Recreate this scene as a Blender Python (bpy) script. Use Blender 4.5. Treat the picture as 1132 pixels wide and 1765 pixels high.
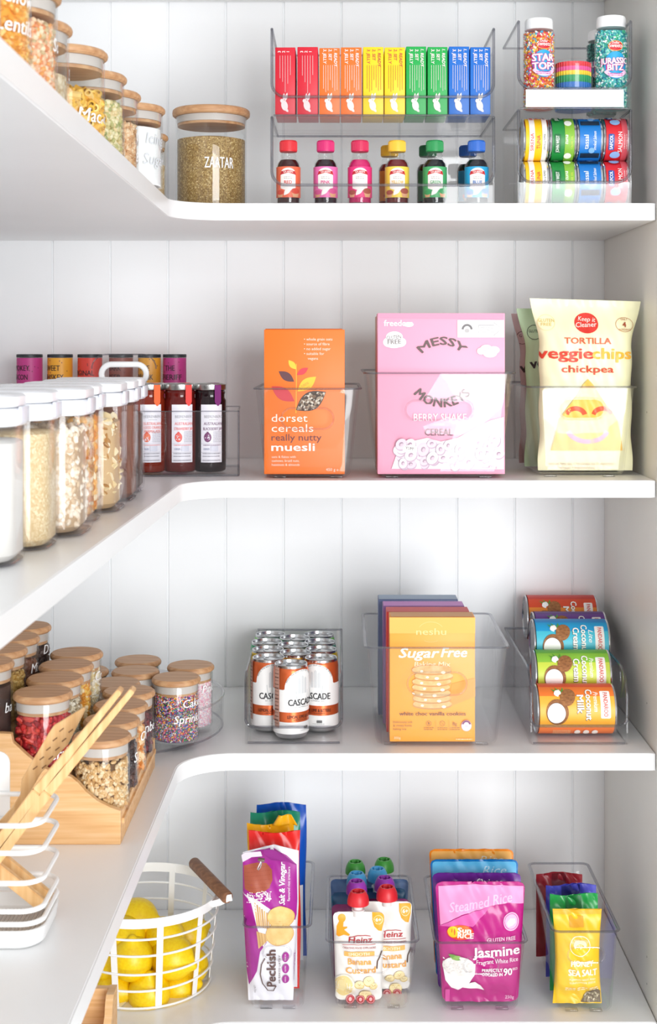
import bpy, bmesh, math, random
from mathutils import Vector, Matrix
random.seed(7)
SC = bpy.context.scene
COL = SC.collection
for o in list(bpy.data.objects):
    bpy.data.objects.remove(o)
PI = math.pi
# ------------------------------------------------------------------ camera, world, lights, exposure
F, CX, CY, ZC = 2460.0, 585.0, 594.0, 1.5        # focal length and principal point in photo pixels, camera height
cam = bpy.data.objects.new('camera', bpy.data.cameras.new('camera'))
COL.objects.link(cam); SC.camera = cam
cam.location = (0, 0, ZC); cam.rotation_euler = (PI / 2, 0, 0)
cd = cam.data
cd.sensor_fit = 'VERTICAL'; cd.sensor_height = 36.0; cd.lens = F / 1765 * 36
cd.shift_x = (566 - CX) / 1765; cd.shift_y = (CY - 882.5) / 1765
cd.clip_start = 0.05
cd.dof.use_dof = True; cd.dof.focus_distance = 2.06; cd.dof.aperture_fstop = 13
w = bpy.data.worlds.new('room_light'); SC.world = w; w.use_nodes = True
w.node_tree.nodes['Background'].inputs[0].default_value = (0.97, 0.985, 1.0, 1)
w.node_tree.nodes['Background'].inputs[1].default_value = 0.62

def area(name, loc, target, sx, sy, power, color=(1, 1, 1)):
    l = bpy.data.lights.new(name, 'AREA'); l.shape = 'RECTANGLE'; l.size = sx; l.size_y = sy
    l.energy = power; l.color = color
    o = bpy.data.objects.new(name, l); COL.objects.link(o); o.location = loc
    o.rotation_euler = (Vector(target) - Vector(loc)).to_track_quat('-Z', 'Y').to_euler()
    return o
area('window_daylight', (1.28, -1.7, 1.18), (1.0, 2.2, 1.25), 1.7, 2.3, 158, (0.965, 0.985, 1.0))
area('fill_left', (-1.5, -1.7, 1.5), (-0.2, 2.2, 1.4), 1.2, 2.0, 26, (0.965, 0.985, 1.0))  # added soft fill from the left, brightening the lower back wall
SC.view_settings.view_transform = 'Standard'; SC.view_settings.look = 'None'
SC.view_settings.gamma = 1.0; SC.view_settings.use_curve_mapping = False
SC.view_settings.exposure = -0.06
SC.cycles.transparent_max_bounces = 48; SC.cycles.max_bounces = 14
SC.cycles.diffuse_bounces = 6; SC.cycles.glossy_bounces = 6
SC.cycles.use_denoising = True
SC.cycles.caustics_reflective = False; SC.cycles.caustics_refractive = False

# ------------------------------------------------------------------ helpers
def PX(px, D): return (px - CX) * D / F
def PZ(py, D): return ZC - (py - CY) * D / F
def DZ(py, z): return (ZC - z) * F / (py - CY)      # depth at which height z shows at row py
def lin(c):
    c = c.lstrip('#'); v = [int(c[i:i + 2], 16) / 255 for i in (0, 2, 4)]
    return tuple(x / 12.92 if x <= 0.04045 else ((x + 0.055) / 1.055) ** 2.4 for x in v) + (1.0,)

MATS = {}
def newmat(name):
    m = bpy.data.materials.new(name); m.use_nodes = True; MATS[name] = m
    return m, m.node_tree.nodes, m.node_tree.links, m.node_tree.nodes['Principled BSDF']
def paint(hexc, rough=0.45, metal=0.0, coat=0.0):
    k = f'paint_{hexc}_{rough}_{metal}_{coat}'
    if k not in MATS:
        m, N, L, b = newmat(k)
        b.inputs['Base Color'].default_value = lin(hexc); b.inputs['Roughness'].default_value = rough
        b.inputs['Metallic'].default_value = metal; b.inputs['Coat Weight'].default_value = coat
    return MATS[k]
def clearmat(name, tint, gloss=0.045, edge=0.75, rough=0.02):
    m, N, L, b = newmat(name)
    N.remove(b)
    out = N['Material Output']
    t = N.new('ShaderNodeBsdfTransparent'); t.inputs[0].default_value = tint
    g = N.new('ShaderNodeBsdfGlossy'); g.inputs['Roughness'].default_value = rough
    lw = N.new('ShaderNodeLayerWeight'); lw.inputs[0].default_value = 0.5
    p = N.new('ShaderNodeMath'); p.operation = 'POWER'; p.inputs[1].default_value = 4.0
    a = N.new('ShaderNodeMath'); a.operation = 'MULTIPLY_ADD'; a.inputs[1].default_value = edge; a.inputs[2].default_value = gloss
    mx = N.new('ShaderNodeMixShader')
    L.new(lw.outputs['Facing'], p.inputs[0]); L.new(p.outputs[0], a.inputs[0]); L.new(a.outputs[0], mx.inputs[0])
    L.new(t.outputs[0], mx.inputs[1]); L.new(g.outputs[0], mx.inputs[2]); L.new(mx.outputs[0], out.inputs[0])
    return m
clearmat('clear_plastic', (0.996, 0.996, 0.997, 1), 0.03, 0.32)
clearmat('clear_handle', (0.92, 0.92, 0.93, 1), 0.06, 0.6)
clearmat('clear_rim', (0.70, 0.70, 0.73, 1), 0.10, 0.6)
clearmat('clear_grey', (0.80, 0.80, 0.83, 1), 0.05, 0.6)
clearmat('clear_glass', (0.985, 0.99, 0.988, 1), 0.03, 0.5)
clearmat('red_tint', (0.62, 0.18, 0.12, 1), 0.05, 0.5)
clearmat('pack_film', (0.99, 0.99, 0.99, 1), 0.06, 0.6, 0.08)
def textured(name, stops, scale, rough=0.6, kind='noise', stretch=(1, 1, 1), detail=4, bump=0.0, coords='Object'):
    m, N, L, b = newmat(name)
    tc = N.new('ShaderNodeTexCoord'); mp = N.new('ShaderNodeMapping'); mp.inputs['Scale'].default_value = stretch
    L.new(tc.outputs[coords], mp.inputs[0])
    if kind == 'voronoi':
        t = N.new('ShaderNodeTexVoronoi'); t.inputs['Scale'].default_value = scale
        sep = N.new('ShaderNodeSeparateColor'); L.new(t.outputs['Color'], sep.inputs[0]); fac = sep.outputs[0]; hgt = t.outputs['Distance']
    else:
        t = N.new('ShaderNodeTexNoise'); t.inputs['Scale'].default_value = scale; t.inputs['Detail'].default_value = detail
        fac = t.outputs['Fac']; hgt = fac
    L.new(mp.outputs[0], t.inputs['Vector'])
    r = N.new('ShaderNodeValToRGB'); el = r.color_ramp.elements
    while len(el) < len(stops): el.new(0.5)
    for e, (p, c) in zip(el, stops): e.position = p; e.color = lin(c)
    if kind == 'voronoi': r.color_ramp.interpolation = 'CONSTANT'
    L.new(fac, r.inputs[0]); L.new(r.outputs[0], b.inputs['Base Color']); b.inputs['Roughness'].default_value = rough
    if bump:
        bp = N.new('ShaderNodeBump'); bp.inputs['Strength'].default_value = bump; bp.inputs['Distance'].default_value = 0.001
        bp.invert = kind == 'voronoi'
        L.new(hgt, bp.inputs['Height']); L.new(bp.outputs[0], b.inputs['Normal'])
    return m
textured('white_wall', [(0.3, 'f3f4f5'), (0.7, 'f6f7f8')], 3, 0.5)
textured('white_shelf', [(0.3, 'ececec'), (0.7, 'efefef')], 6, 0.32)
textured('panel_white', [(0.3, 'e2dfd8'), (0.7, 'e6e3dc')], 6, 0.4)
textured('floor_bounce', [(0.3, 'dedcd8'), (0.7, 'e6e4e1')], 8, 0.5, stretch=(1, 12, 1))  # unseen floor, paled to bounce more light up under the shelves
textured('lid_wood', [(0.25, 'ae7d52'), (0.5, 'c5966c'), (0.75, 'd3aa7f')], 60, 0.5, stretch=(0.25, 3.0, 3.0))
textured('bamboo', [(0.25, 'cf9a60'), (0.5, 'dfb07a'), (0.75, 'e9c294')], 70, 0.45, stretch=(0.12, 1.2, 3.0))
textured('bamboo_pale', [(0.25, 'd3a066'), (0.5, 'e2b57c'), (0.75, 'ecc793')], 60, 0.45, stretch=(3, 3, 0.12))
textured('walnut', [(0.25, '6b4630'), (0.5, '83583c'), (0.75, '9a6d4c')], 60, 0.5, stretch=(0.2, 3, 3))
textured('lemon_peel', [(0.3, 'efc400'), (0.7, 'f6d616')], 260, 0.38, bump=0.25)
textured('zaatar_mix', [(0.0, '8a6a3c'), (0.2, 'a88a55'), (0.45, 'b99a62'), (0.7, '9c7a46'), (0.9, 'd9c08a')], 620, 0.8, 'voronoi', bump=0.5)
textured('brown_rice', [(0.0, 'b99568'), (0.3, 'cfb083'), (0.6, 'c2a074'), (0.85, 'dcc6a0')], 300, 0.7, 'voronoi', (1, 1, 2), bump=0.5)
textured('couscous_grain', [(0.0, 'd8bb8a'), (0.3, 'e6cfa4'), (0.6, 'dfc496'), (0.85, 'efdfba')], 520, 0.7, 'voronoi', bump=0.4)
textured('icing_sugar', [(0.3, 'f4f4f4'), (0.7, 'fbfbfb')], 60, 0.9, bump=0.3)
textured('cocoa_powder', [(0.3, '6f4433'), (0.7, '845441')], 40, 0.9, bump=0.3)
textured('dark_powder', [(0.3, '3b2a26'), (0.7, '54403a')], 60, 0.9, bump=0.3)
textured('oat_flakes', [(0.0, 'c3a77e'), (0.4, 'd8c3a0'), (0.8, 'e8d9bd')], 260, 0.8, 'voronoi', bump=0.5)
textured('muesli_mix', [(0.0, '4b3b30'), (0.3, 'a89682'), (0.55, 'd9cfc0'), (0.8, '7b6350')], 330, 0.7, 'voronoi', bump=0.3)
textured('cookie_dough', [(0.3, 'd9a765'), (0.6, 'e9c088'), (0.8, 'f0cf9c')], 90, 0.7)
textured('cracker_bake', [(0.3, 'e3b566'), (0.6, 'f0cb84'), (0.8, 'f5d698')], 60, 0.6)
textured('coconut_husk', [(0.3, '7a4a28'), (0.6, 'a06a3c'), (0.8, 'c08a55')], 200, 0.7, stretch=(3, 1, 1))
textured('aluminium', [(0.3, 'c9cbcd'), (0.7, 'd6d8da')], 40, 0.22)
MATS['aluminium'].node_tree.nodes['Principled BSDF'].inputs['Metallic'].default_value = 1.0
def M(k, **kw):
    if not isinstance(k, str): return k
    return MATS[k] if k in MATS else paint(k, **kw)

class MB:
    """collects geometry for one mesh object"""
    def __init__(s): s.v, s.f, s.m, s.mats = [], [], [], []
    def slot(s, mat):
        mat = M(mat)
        if mat not in s.mats: s.mats.append(mat)
        return s.mats.index(mat)
    def add(s, vs, fs, mat, T=None):
        k = s.slot(mat); n = len(s.v)
        s.v += [tuple(T @ Vector(p)) for p in vs] if T is not None else [tuple(p) for p in vs]
        s.f += [tuple(n + i for i in f) for f in fs]; s.m += [k] * len(fs)
    def bm(s, b, mat, T=None):
        b.verts.index_update()
        s.add([v.co.copy() for v in b.verts], [[v.index for v in f.verts] for f in b.faces], mat, T); b.free()
    def box(s, c, d, mat, bev=0.0, T=None):
        b = bmesh.new(); bmesh.ops.create_cube(b, size=1)
        for v in b.verts: v.co = Vector((v.co.x * d[0] + c[0], v.co.y * d[1] + c[1], v.co.z * d[2] + c[2]))
        if bev: bmesh.ops.bevel(b, geom=list(b.edges), offset=bev, segments=2, affect='EDGES', profile=0.5)
        s.bm(b, mat, T)
    def prism(s, pts, a0, a1, mat, axis='z', bev=0.0, T=None):
        """2D outline pulled from a0 to a1 along axis; outline is (x,y) for z, (x,z) for y, (y,z) for x"""
        def m3(p, a): return (p[0], p[1], a) if axis == 'z' else (p[0], a, p[1]) if axis == 'y' else (a, p[0], p[1])
        b = bmesh.new()
        lo = [b.verts.new(m3(p, a0)) for p in pts]; hi = [b.verts.new(m3(p, a1)) for p in pts]; n = len(pts)
        b.faces.new(lo); b.faces.new(hi)
        for i in range(n): b.faces.new((lo[i], lo[(i + 1) % n], hi[(i + 1) % n], hi[i]))
        bmesh.ops.recalc_face_normals(b, faces=list(b.faces))
        if bev: bmesh.ops.bevel(b, geom=[e for e in b.edges if e.calc_face_angle(0) > 0.4], offset=bev, segments=2, affect='EDGES')
        s.bm(b, mat, T)
    def lathe(s, prof, mat, seg=40, T=None, a0=0.0, a1=2 * PI):
        full = abs(a1 - a0 - 2 * PI) < 1e-6; n = seg if full else seg + 1
        vs, fs, rows = [], [], []
        for r, z in prof:
            if r < 1e-6: rows.append([len(vs)]); vs.append((0, 0, z))
            else:
                rows.append(list(range(len(vs), len(vs) + n)))
                vs += [(r * math.sin(a0 + (a1 - a0) * i / seg), -r * math.cos(a0 + (a1 - a0) * i / seg), z) for i in range(n)]
        for A, B in zip(rows, rows[1:]):
            for i in range(seg):
                j = (i + 1) % n
                a, b, c, d = A[i % len(A)], A[j % len(A)], B[j % len(B)], B[i % len(B)]
                f = [a]
                for q in (b, c, d):
                    if q not in f: f.append(q)
                if len(f) > 2: fs.append(f)
        s.add(vs, fs, mat, T)
    def tube(s, pts, r, mat, seg=8, closed=False, flat=None):
        pts = [Vector(p) for p in pts]; n = len(pts); vs, fs = [], []
        up = Vector((0, 0, 1)); prev = None
        for i, p in enumerate(pts):
            t = (pts[(i + 1) % n] - pts[i - 1]) if closed else (pts[min(i + 1, n - 1)] - pts[max(i - 1, 0)])
            t.normalize()
            if prev is None:
                x = t.cross(up if abs(t.z) < 0.9 else Vector((0, 1, 0))).normalized()
            else: x = (prev - t * prev.dot(t)).normalized()
            prev = x; y = t.cross(x)
            ra, rb = (r, r) if flat is None else flat
            for k in range(seg):
                a = 2 * PI * k / seg; vs.append(p + x * ra * math.cos(a) + y * rb * math.sin(a))
        for i in range(n if closed else n - 1):
            for k in range(seg):
                j = (i + 1) % n
                fs.append((i * seg + k, i * seg + (k + 1) % seg, j * seg + (k + 1) % seg, j * seg + k))
        if not closed: fs += [tuple(range(seg)), tuple(range((n - 1) * seg, n * seg))]
        s.add(vs, fs, mat)
    def ell(s, c, r, mat, R=None, u=12, v=8):
        vs, fs = [], []
        for j in range(v + 1):
            th = PI * j / v
            for i in range(u):
                ph = 2 * PI * i / u
                p = Vector((r[0] * math.sin(th) * math.cos(ph), r[1] * math.sin(th) * math.sin(ph), r[2] * math.cos(th)))
                vs.append((R @ p if R is not None else p) + Vector(c))
        for j in range(v):
            for i in range(u): fs.append((j * u + i, j * u + (i + 1) % u, (j + 1) * u + (i + 1) % u, (j + 1) * u + i))
        s.add(vs, fs, mat)
    def grid(s, fn, nu, nv, mat, matfn=None):
        n = len(s.v); k = s.slot(mat)
        for j in range(nv + 1):
            for i in range(nu + 1): s.v.append(tuple(fn(i / nu, j / nv)))
        for j in range(nv):
            for i in range(nu):
                a = n + j * (nu + 1) + i; s.f.append((a, a + 1, a + nu + 2, a + nu + 1)); s.m.append(k)
    def build(s, name, parent=None, loc=None, rot=None, ang=35, weld=False, bev=0.0):
        me = bpy.data.meshes.new(name); me.from_pydata([tuple(p) for p in s.v], [], s.f)
        for m in s.mats: me.materials.append(m)
        me.polygons.foreach_set('material_index', s.m); me.polygons.foreach_set('use_smooth', [True] * len(s.f))
        me.validate(); me.update()
        b = bmesh.new(); b.from_mesh(me)
        if weld: bmesh.ops.remove_doubles(b, verts=list(b.verts), dist=1e-5)
        bmesh.ops.recalc_face_normals(b, faces=list(b.faces)); b.to_mesh(me); b.free()
        me.set_sharp_from_angle(angle=math.radians(ang))
        o = bpy.data.objects.new(name, me); COL.objects.link(o)
        if parent: o.parent = parent
        if loc is not None: o.location = loc
        if rot is not None: o.rotation_euler = rot
        if bev:
            md = o.modifiers.new('edge', 'BEVEL'); md.width = bev; md.segments = 2; md.limit_method = 'ANGLE'
        return o
def tag(o, label, cat=None, group=None, kind=None):
    if label: o['label'] = label
    if cat: o['category'] = cat
    if group: o['group'] = group
    if kind: o['kind'] = kind
    return o
def empty(name, loc, label, cat, group=None, rot=None):
    o = bpy.data.objects.new(name, None); COL.objects.link(o); o.location = loc; o.empty_display_size = 0.02
    if rot is not None: o.rotation_euler = rot
    return tag(o, label, cat, group)
def dup(o, **kw):
    """a copy of a thing with copies of its parts and their sub-parts"""
    r = o.copy(); COL.objects.link(r)
    for ch in list(o.children):
        c = ch.copy(); COL.objects.link(c); c.parent = r
        for g in list(ch.children):
            d = g.copy(); COL.objects.link(d); d.parent = c
    return r
def rrect(w, d, r, n=6, c=(0, 0)):
    r = min(r, w / 2 - 1e-5, d / 2 - 1e-5); out = []
    for sx, sy, a in ((1, 1, 0), (-1, 1, 90), (-1, -1, 180), (1, -1, 270)):
        for i in range(n + 1):
            t = math.radians(a + 90 * i / n)
            out.append((c[0] + sx * (w / 2 - r) + r * math.cos(t), c[1] + sy * (d / 2 - r) + r * math.sin(t)))
    return out
def loft(mb, rings, mat, closed_ends=True):
    n = len(rings[0]); vs = [p for r in rings for p in r]; fs = []
    for j in range(len(rings) - 1):
        for i in range(n): fs.append((j * n + i, j * n + (i + 1) % n, (j + 1) * n + (i + 1) % n, (j + 1) * n + i))
    if closed_ends: fs += [tuple(range(n)), tuple(range((len(rings) - 1) * n, len(rings) * n))]
    mb.add(vs, fs, mat)

# ------------------------------------------------------------------ printing: flat artwork laid on a surface
_TX = {}
def glyphs(body, bold, shear, serif=False):
    bold = 0.0; k = (body, bold, shear)
    if k not in _TX:
        c = bpy.data.curves.new('lettering', 'FONT'); c.body = body; c.size = 1; c.offset = bold; c.shear = shear; c.resolution_u = 2
        o = bpy.data.objects.new('lettering', c); COL.objects.link(o)
        bpy.context.view_layer.update()
        me = bpy.data.meshes.new_from_object(o.evaluated_get(bpy.context.evaluated_depsgraph_get()))
        _TX[k] = ([(v.co.x, v.co.y) for v in me.vertices], [tuple(p.vertices) for p in me.polygons])
        bpy.data.objects.remove(o); bpy.data.curves.remove(c); bpy.data.meshes.remove(me)
    return _TX[k]
def flat_surf(y=0.0): return lambda u, v, h: (u, y - h, v)
def cyl_surf(R, a0=0.0):
    def f(u, v, h):
        a = a0 + u / R
        return ((R + h) * math.sin(a), -(R + h) * math.cos(a), v)
    return f
class Art:
    """artwork in the coordinates of one crop of the photograph, (ox, oy) its corner and s photo pixels per crop pixel"""
    def __init__(a, mb, surf, D, cx, z0, crop=(0, 0, 1.0), maxlen=0.0, h0=0.0003):
        a.mb, a.surf, a.D, a.cx, a.z0, a.crop, a.maxlen, a.n, a.h0 = mb, surf, D, cx, z0, crop, maxlen, 0, h0
        a.k = D / F
    def uv(a, x, y):
        ox, oy, s = a.crop
        return ((ox + s * x - a.cx) * a.k, PZ(oy + s * y, a.D) - a.z0)
    def put(a, vs, fs, col):
        a.n += 1; h = a.h0 + a.n * 0.00005
        if a.maxlen:
            b = bmesh.new(); bv = [b.verts.new((p[0], p[1], 0)) for p in vs]
            for f in fs:
                try: b.faces.new([bv[i] for i in f])
                except ValueError: pass
            bmesh.ops.triangulate(b, faces=list(b.faces))
            for _ in range(7):
                L = [e for e in b.edges if e.calc_length() > a.maxlen]
                if not L: break
                bmesh.ops.subdivide_edges(b, edges=L, cuts=1); bmesh.ops.triangulate(b, faces=[f for f in b.faces if len(f.verts) > 3])
            b.verts.index_update()
            vs = [(v.co.x, v.co.y) for v in b.verts]; fs = [[v.index for v in f.verts] for f in b.faces]; b.free()
        a.mb.add([a.surf(p[0], p[1], h) for p in vs], fs, col)
    def t(a, body, x, y, cap, col, w=None, al='c', bold=0.0, shear=0.0, rot=0.0, arc=0.0):
        """text with its baseline through (x, y), capitals cap high, width w, turned rot degrees anticlockwise"""
        vs, fs = glyphs(body, bold, shear)
        if not vs: return
        x0 = min(p[0] for p in vs); x1 = max(p[0] for p in vs)
        u0, v0 = a.uv(x, y); sc = a.crop[2] * a.k
        ky = cap * sc / 0.69; kx = (w * sc / (x1 - x0)) if w else ky
        off = {'c': -(x0 + x1) / 2, 'l': -x0, 'r': -x1}[al]
        q = [((p[0] + off) * kx, p[1] * ky) for p in vs]
        if arc:
            R = arc * sc
            q = [((abs(R) + (p[1] if R > 0 else -p[1])) * math.sin(p[0] / abs(R)), (abs(R) + (p[1] if R > 0 else -p[1])) * math.cos(p[0] / abs(R)) * (1 if R > 0 else -1) - R) for p in q]
        c, s_ = math.cos(math.radians(rot)), math.sin(math.radians(rot))
        em = min(kx, ky); b = max(0.0, bold) * .8; offs = [(0, 0)] if b < .008 else [(-b, 0), (b, 0)] if b < .02 else [(-b, -b * .5), (b, -b * .5), (-b, b * .5), (b, b * .5)]
        if b > .06: offs += [(0, -b), (0, b), (-b * 1.2, 0), (b * 1.2, 0)]
        for dx, dy in offs:
            a.put([(u0 + (p[0] + dx * em) * c - (p[1] + dy * em) * s_, v0 + (p[0] + dx * em) * s_ + (p[1] + dy * em) * c) for p in q], fs, col)
            a.n -= .6
        a.n += .6 * len(offs)
    def poly(a, pts, col): a.put([a.uv(*p) for p in pts], [tuple(range(len(pts)))], col)
    def rect(a, x0, y0, x1, y1, col, r=0.0):
        if r: a.poly(rrect(x1 - x0, y1 - y0, r, 5, ((x0 + x1) / 2, (y0 + y1) / 2)), col)
        else: a.poly([(x0, y0), (x1, y0), (x1, y1), (x0, y1)], col)
    def ell(a, cx, cy, rx, ry, col, rot=0.0, n=28, a0=0, a1=360):
        c, s_ = math.cos(math.radians(rot)), math.sin(math.radians(rot)); pts = []
        for i in range(n):
            t = math.radians(a0 + (a1 - a0) * i / (n if a1 - a0 == 360 else n - 1)); p, q = rx * math.cos(t), -ry * math.sin(t)
            pts.append((cx + p * c + q * s_, cy - p * s_ + q * c))
        a.poly(pts, col)
    def line(a, pts, w, col, closed=False):
        P_ = [Vector((p[0], p[1])) for p in pts]; n = len(P_); L, R = [], []
        for i in range(n):
            t = (P_[(i + 1) % n] - P_[i - 1]) if closed else (P_[min(i + 1, n - 1)] - P_[max(i - 1, 0)])
            t.normalize(); nn = Vector((-t.y, t.x)) * w / 2; L.append(P_[i] + nn); R.append(P_[i] - nn)
        vs = [a.uv(*p) for p in L + R]; m = n if closed else n - 1
        a.put(vs, [(i, (i + 1) % n, n + (i + 1) % n, n + i) for i in range(m)], col)
    def ring(a, cx, cy, rx, ry, w, col, a0=0, a1=360, n=32):
        full = a1 - a0 == 360
        a.line([(cx + rx * math.cos(math.radians(a0 + (a1 - a0) * i / (n if full else n - 1))), cy - ry * math.sin(math.radians(a0 + (a1 - a0) * i / (n if full else n - 1)))) for i in range(n)], w, col, full)
    def dashes(a, x0, x1, ys, col, h=3, seed=1):
        """small print too small to read: rows of word-long dashes"""
        rr = random.Random(seed); vs, fs = [], []; q = 1.0 if a.k != 1.0 else 1.66e-4
        for y in ys:
            x = x0
            while x < x1 - 4 * q:
                e = min(x1, x + rr.uniform(6, 22) * q); n = len(vs)
                vs += [a.uv(x, y), a.uv(e, y), a.uv(e, y + h), a.uv(x, y + h)]; fs.append((n, n + 1, n + 2, n + 3)); x = e + 4 * q
        a.put(vs, fs, col)
    def leaf(a, x0, y0, x1, y1, wd, col):
        A, B = Vector((x0, y0)), Vector((x1, y1)); t = B - A; nn = Vector((-t.y, t.x)).normalized() * wd / 2
        up = [A + t * (i / 10) + nn * math.sin(PI * i / 10) for i in range(11)]; dn = [A + t * (i / 10) - nn * math.sin(PI * i / 10) for i in range(9, 0, -1)]
        a.poly([tuple(p) for p in up + dn], col)
    def star(a, cx, cy, r0, r1, n, col):
        a.poly([(cx + (r0 if i % 2 else r1) * math.cos(PI * i / n), cy + (r0 if i % 2 else r1) * math.sin(PI * i / n)) for i in range(2 * n)], col)
K1 = (0, 0, .40636); K2 = (450, 30, .37102); K3 = (870, 0, .23797); K4 = (0, 580, .38869); K5 = (420, 500, .42403)
K6 = (860, 480, .24028); K7 = (0, 1050, .35336); K8 = (400, 1060, .19435); K9 = (610, 1010, .46113); K10 = (0, 1340, .37102)
K11 = (400, 1370, .28269); K12 = (700, 1440, .38163); K13 = (400, 1380, .14134); K14 = (880, 1030, .22261)
K15 = (620, 1010, .24735); K16 = (560, 1470, .16425); K17 = (230, 640, .17668); K18 = (0, 600, .22968)

# ------------------------------------------------------------------ the setting
XR, YB, YF = 0.4545, 2.45, 2.05
S1, S2, S3, S4, S0 = ZC + .2033, ZC - .195, ZC - .587, ZC - .969, ZC + .5875 + .025
TH = 0.025
def struct(mb, name, **kw):
    o = mb.build(name, **kw); o['kind'] = 'structure'; return o
mb = MB(); mb.box((-0.2, 0.9, -0.02), (4.6, 3.6, 0.04), 'floor_bounce'); struct(mb, 'floor')
pts = []                                             # tongue-and-groove boards, one V groove every 99 mm
x = -0.70
g = [.400 - .0992 * k for k in range(-1, 12)]
pts.append((x, YB))
for gx in sorted(g): pts += [(gx - .0022, YB), (gx, YB + .0035), (gx + .0022, YB)]
pts += [(0.60, YB), (0.60, YB + .02), (x, YB + .02)]
mb = MB(); mb.prism(pts, 0.0, 2.55, 'white_wall'); struct(mb, 'wall_back')
mb = MB(); mb.box((-0.62, 1.1, 1.275), (0.036, 2.69, 2.55), 'white_wall'); struct(mb, 'wall_left')
mb = MB(); mb.box((XR + .009, (2.0445 + YB) / 2, 1.275), (0.018, YB - 2.0445 - .001, 2.55), 'panel_white')
for zz in (ZC - .905, ZC - .945, ZC - .53, ZC - .10):
    for yy in (2.11,): mb.lathe([(0, .0003), (.0016, .0003)], '4a4640', 10, Matrix.Translation((XR, yy, zz)) @ Matrix.Rotation(-PI / 2, 4, 'Y'))
struct(mb, 'wall_right')
mb = MB(); mb.box((XR + .019, 2.034, 1.275), (0.038, 0.020, 2.55), 'white_shelf', .001); struct(mb, 'trim_1')
mb = MB(); mb.box((-0.05, 1.6, 2.56), (1.3, 1.74, 0.02), 'white_wall'); struct(mb, 'ceiling')
def shelf(z, x0, dx, label, r=0.075, y_front=YF):
    ex = lambda D: x0 + dx * D
    out = [(XR - .0012, YB - .002), (XR - .0012, y_front)]
    c = (ex(y_front - r) + r, y_front - r)
    edge = [(XR - .0012, y_front)]
    for i in range(15):
        a = PI / 2 + PI / 2 * i / 14; edge.append((c[0] + r * math.cos(a), c[1] + r * math.sin(a)))
    edge.append((ex(0.35), 0.35))
    out = [(XR - .0012, YB - .002)] + edge + [(-0.6, 0.35), (-0.6, YB - .002)]
    mb = MB(); mb.prism(out, z - TH, z, 'white_shelf')
    root = mb.build('pantry_shelf', bev=0.0012); tag(root, label, 'shelf', 'white pantry shelves')
    n = len(edge); mb = MB()                           # edge banding along the front
    off = []
    for i in range(n):
        t = Vector(edge[min(i + 1, n - 1)]) - Vector(edge[max(i - 1, 0)]); t.normalize(); off.append((edge[i][0] - t.y * .0008, edge[i][1] + t.x * .0008))
    vs = [(p[0], p[1], z - .0006) for p in off] + [(p[0], p[1], z - TH + .0006) for p in off]
    vs += [(p[0], p[1], z - .0006) for p in edge] + [(p[0], p[1], z - TH + .0006) for p in edge]
    fs = [(i, i + 1, n + i + 1, n + i) for i in range(n - 1)] + [(i, i + 1, 2 * n + i + 1, 2 * n + i) for i in range(n - 1)] + [(n + i, n + i + 1, 3 * n + i + 1, 3 * n + i) for i in range(n - 1)]
    mb.add(vs, fs, 'white_shelf'); mb.build('edge_band', root)
    return root
shelf(S0, -.235, 0, 'white shelf above the storage jars, only its shaded underside in view')
shelf(S1, -.211, -.0142, 'white L-shaped shelf carrying the jelly boxes and tall storage jars')
shelf(S2, -.268, .0224, 'white L-shaped shelf carrying the cereal, spice tins and jam jars')
shelf(S3, -.245, .0093, 'white L-shaped shelf carrying the drink cans and bamboo jar crate')
shelf(S4, -.245, .0093, 'lowest white shelf carrying the lemon basket and rice pouches', y_front=2.0415)
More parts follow.
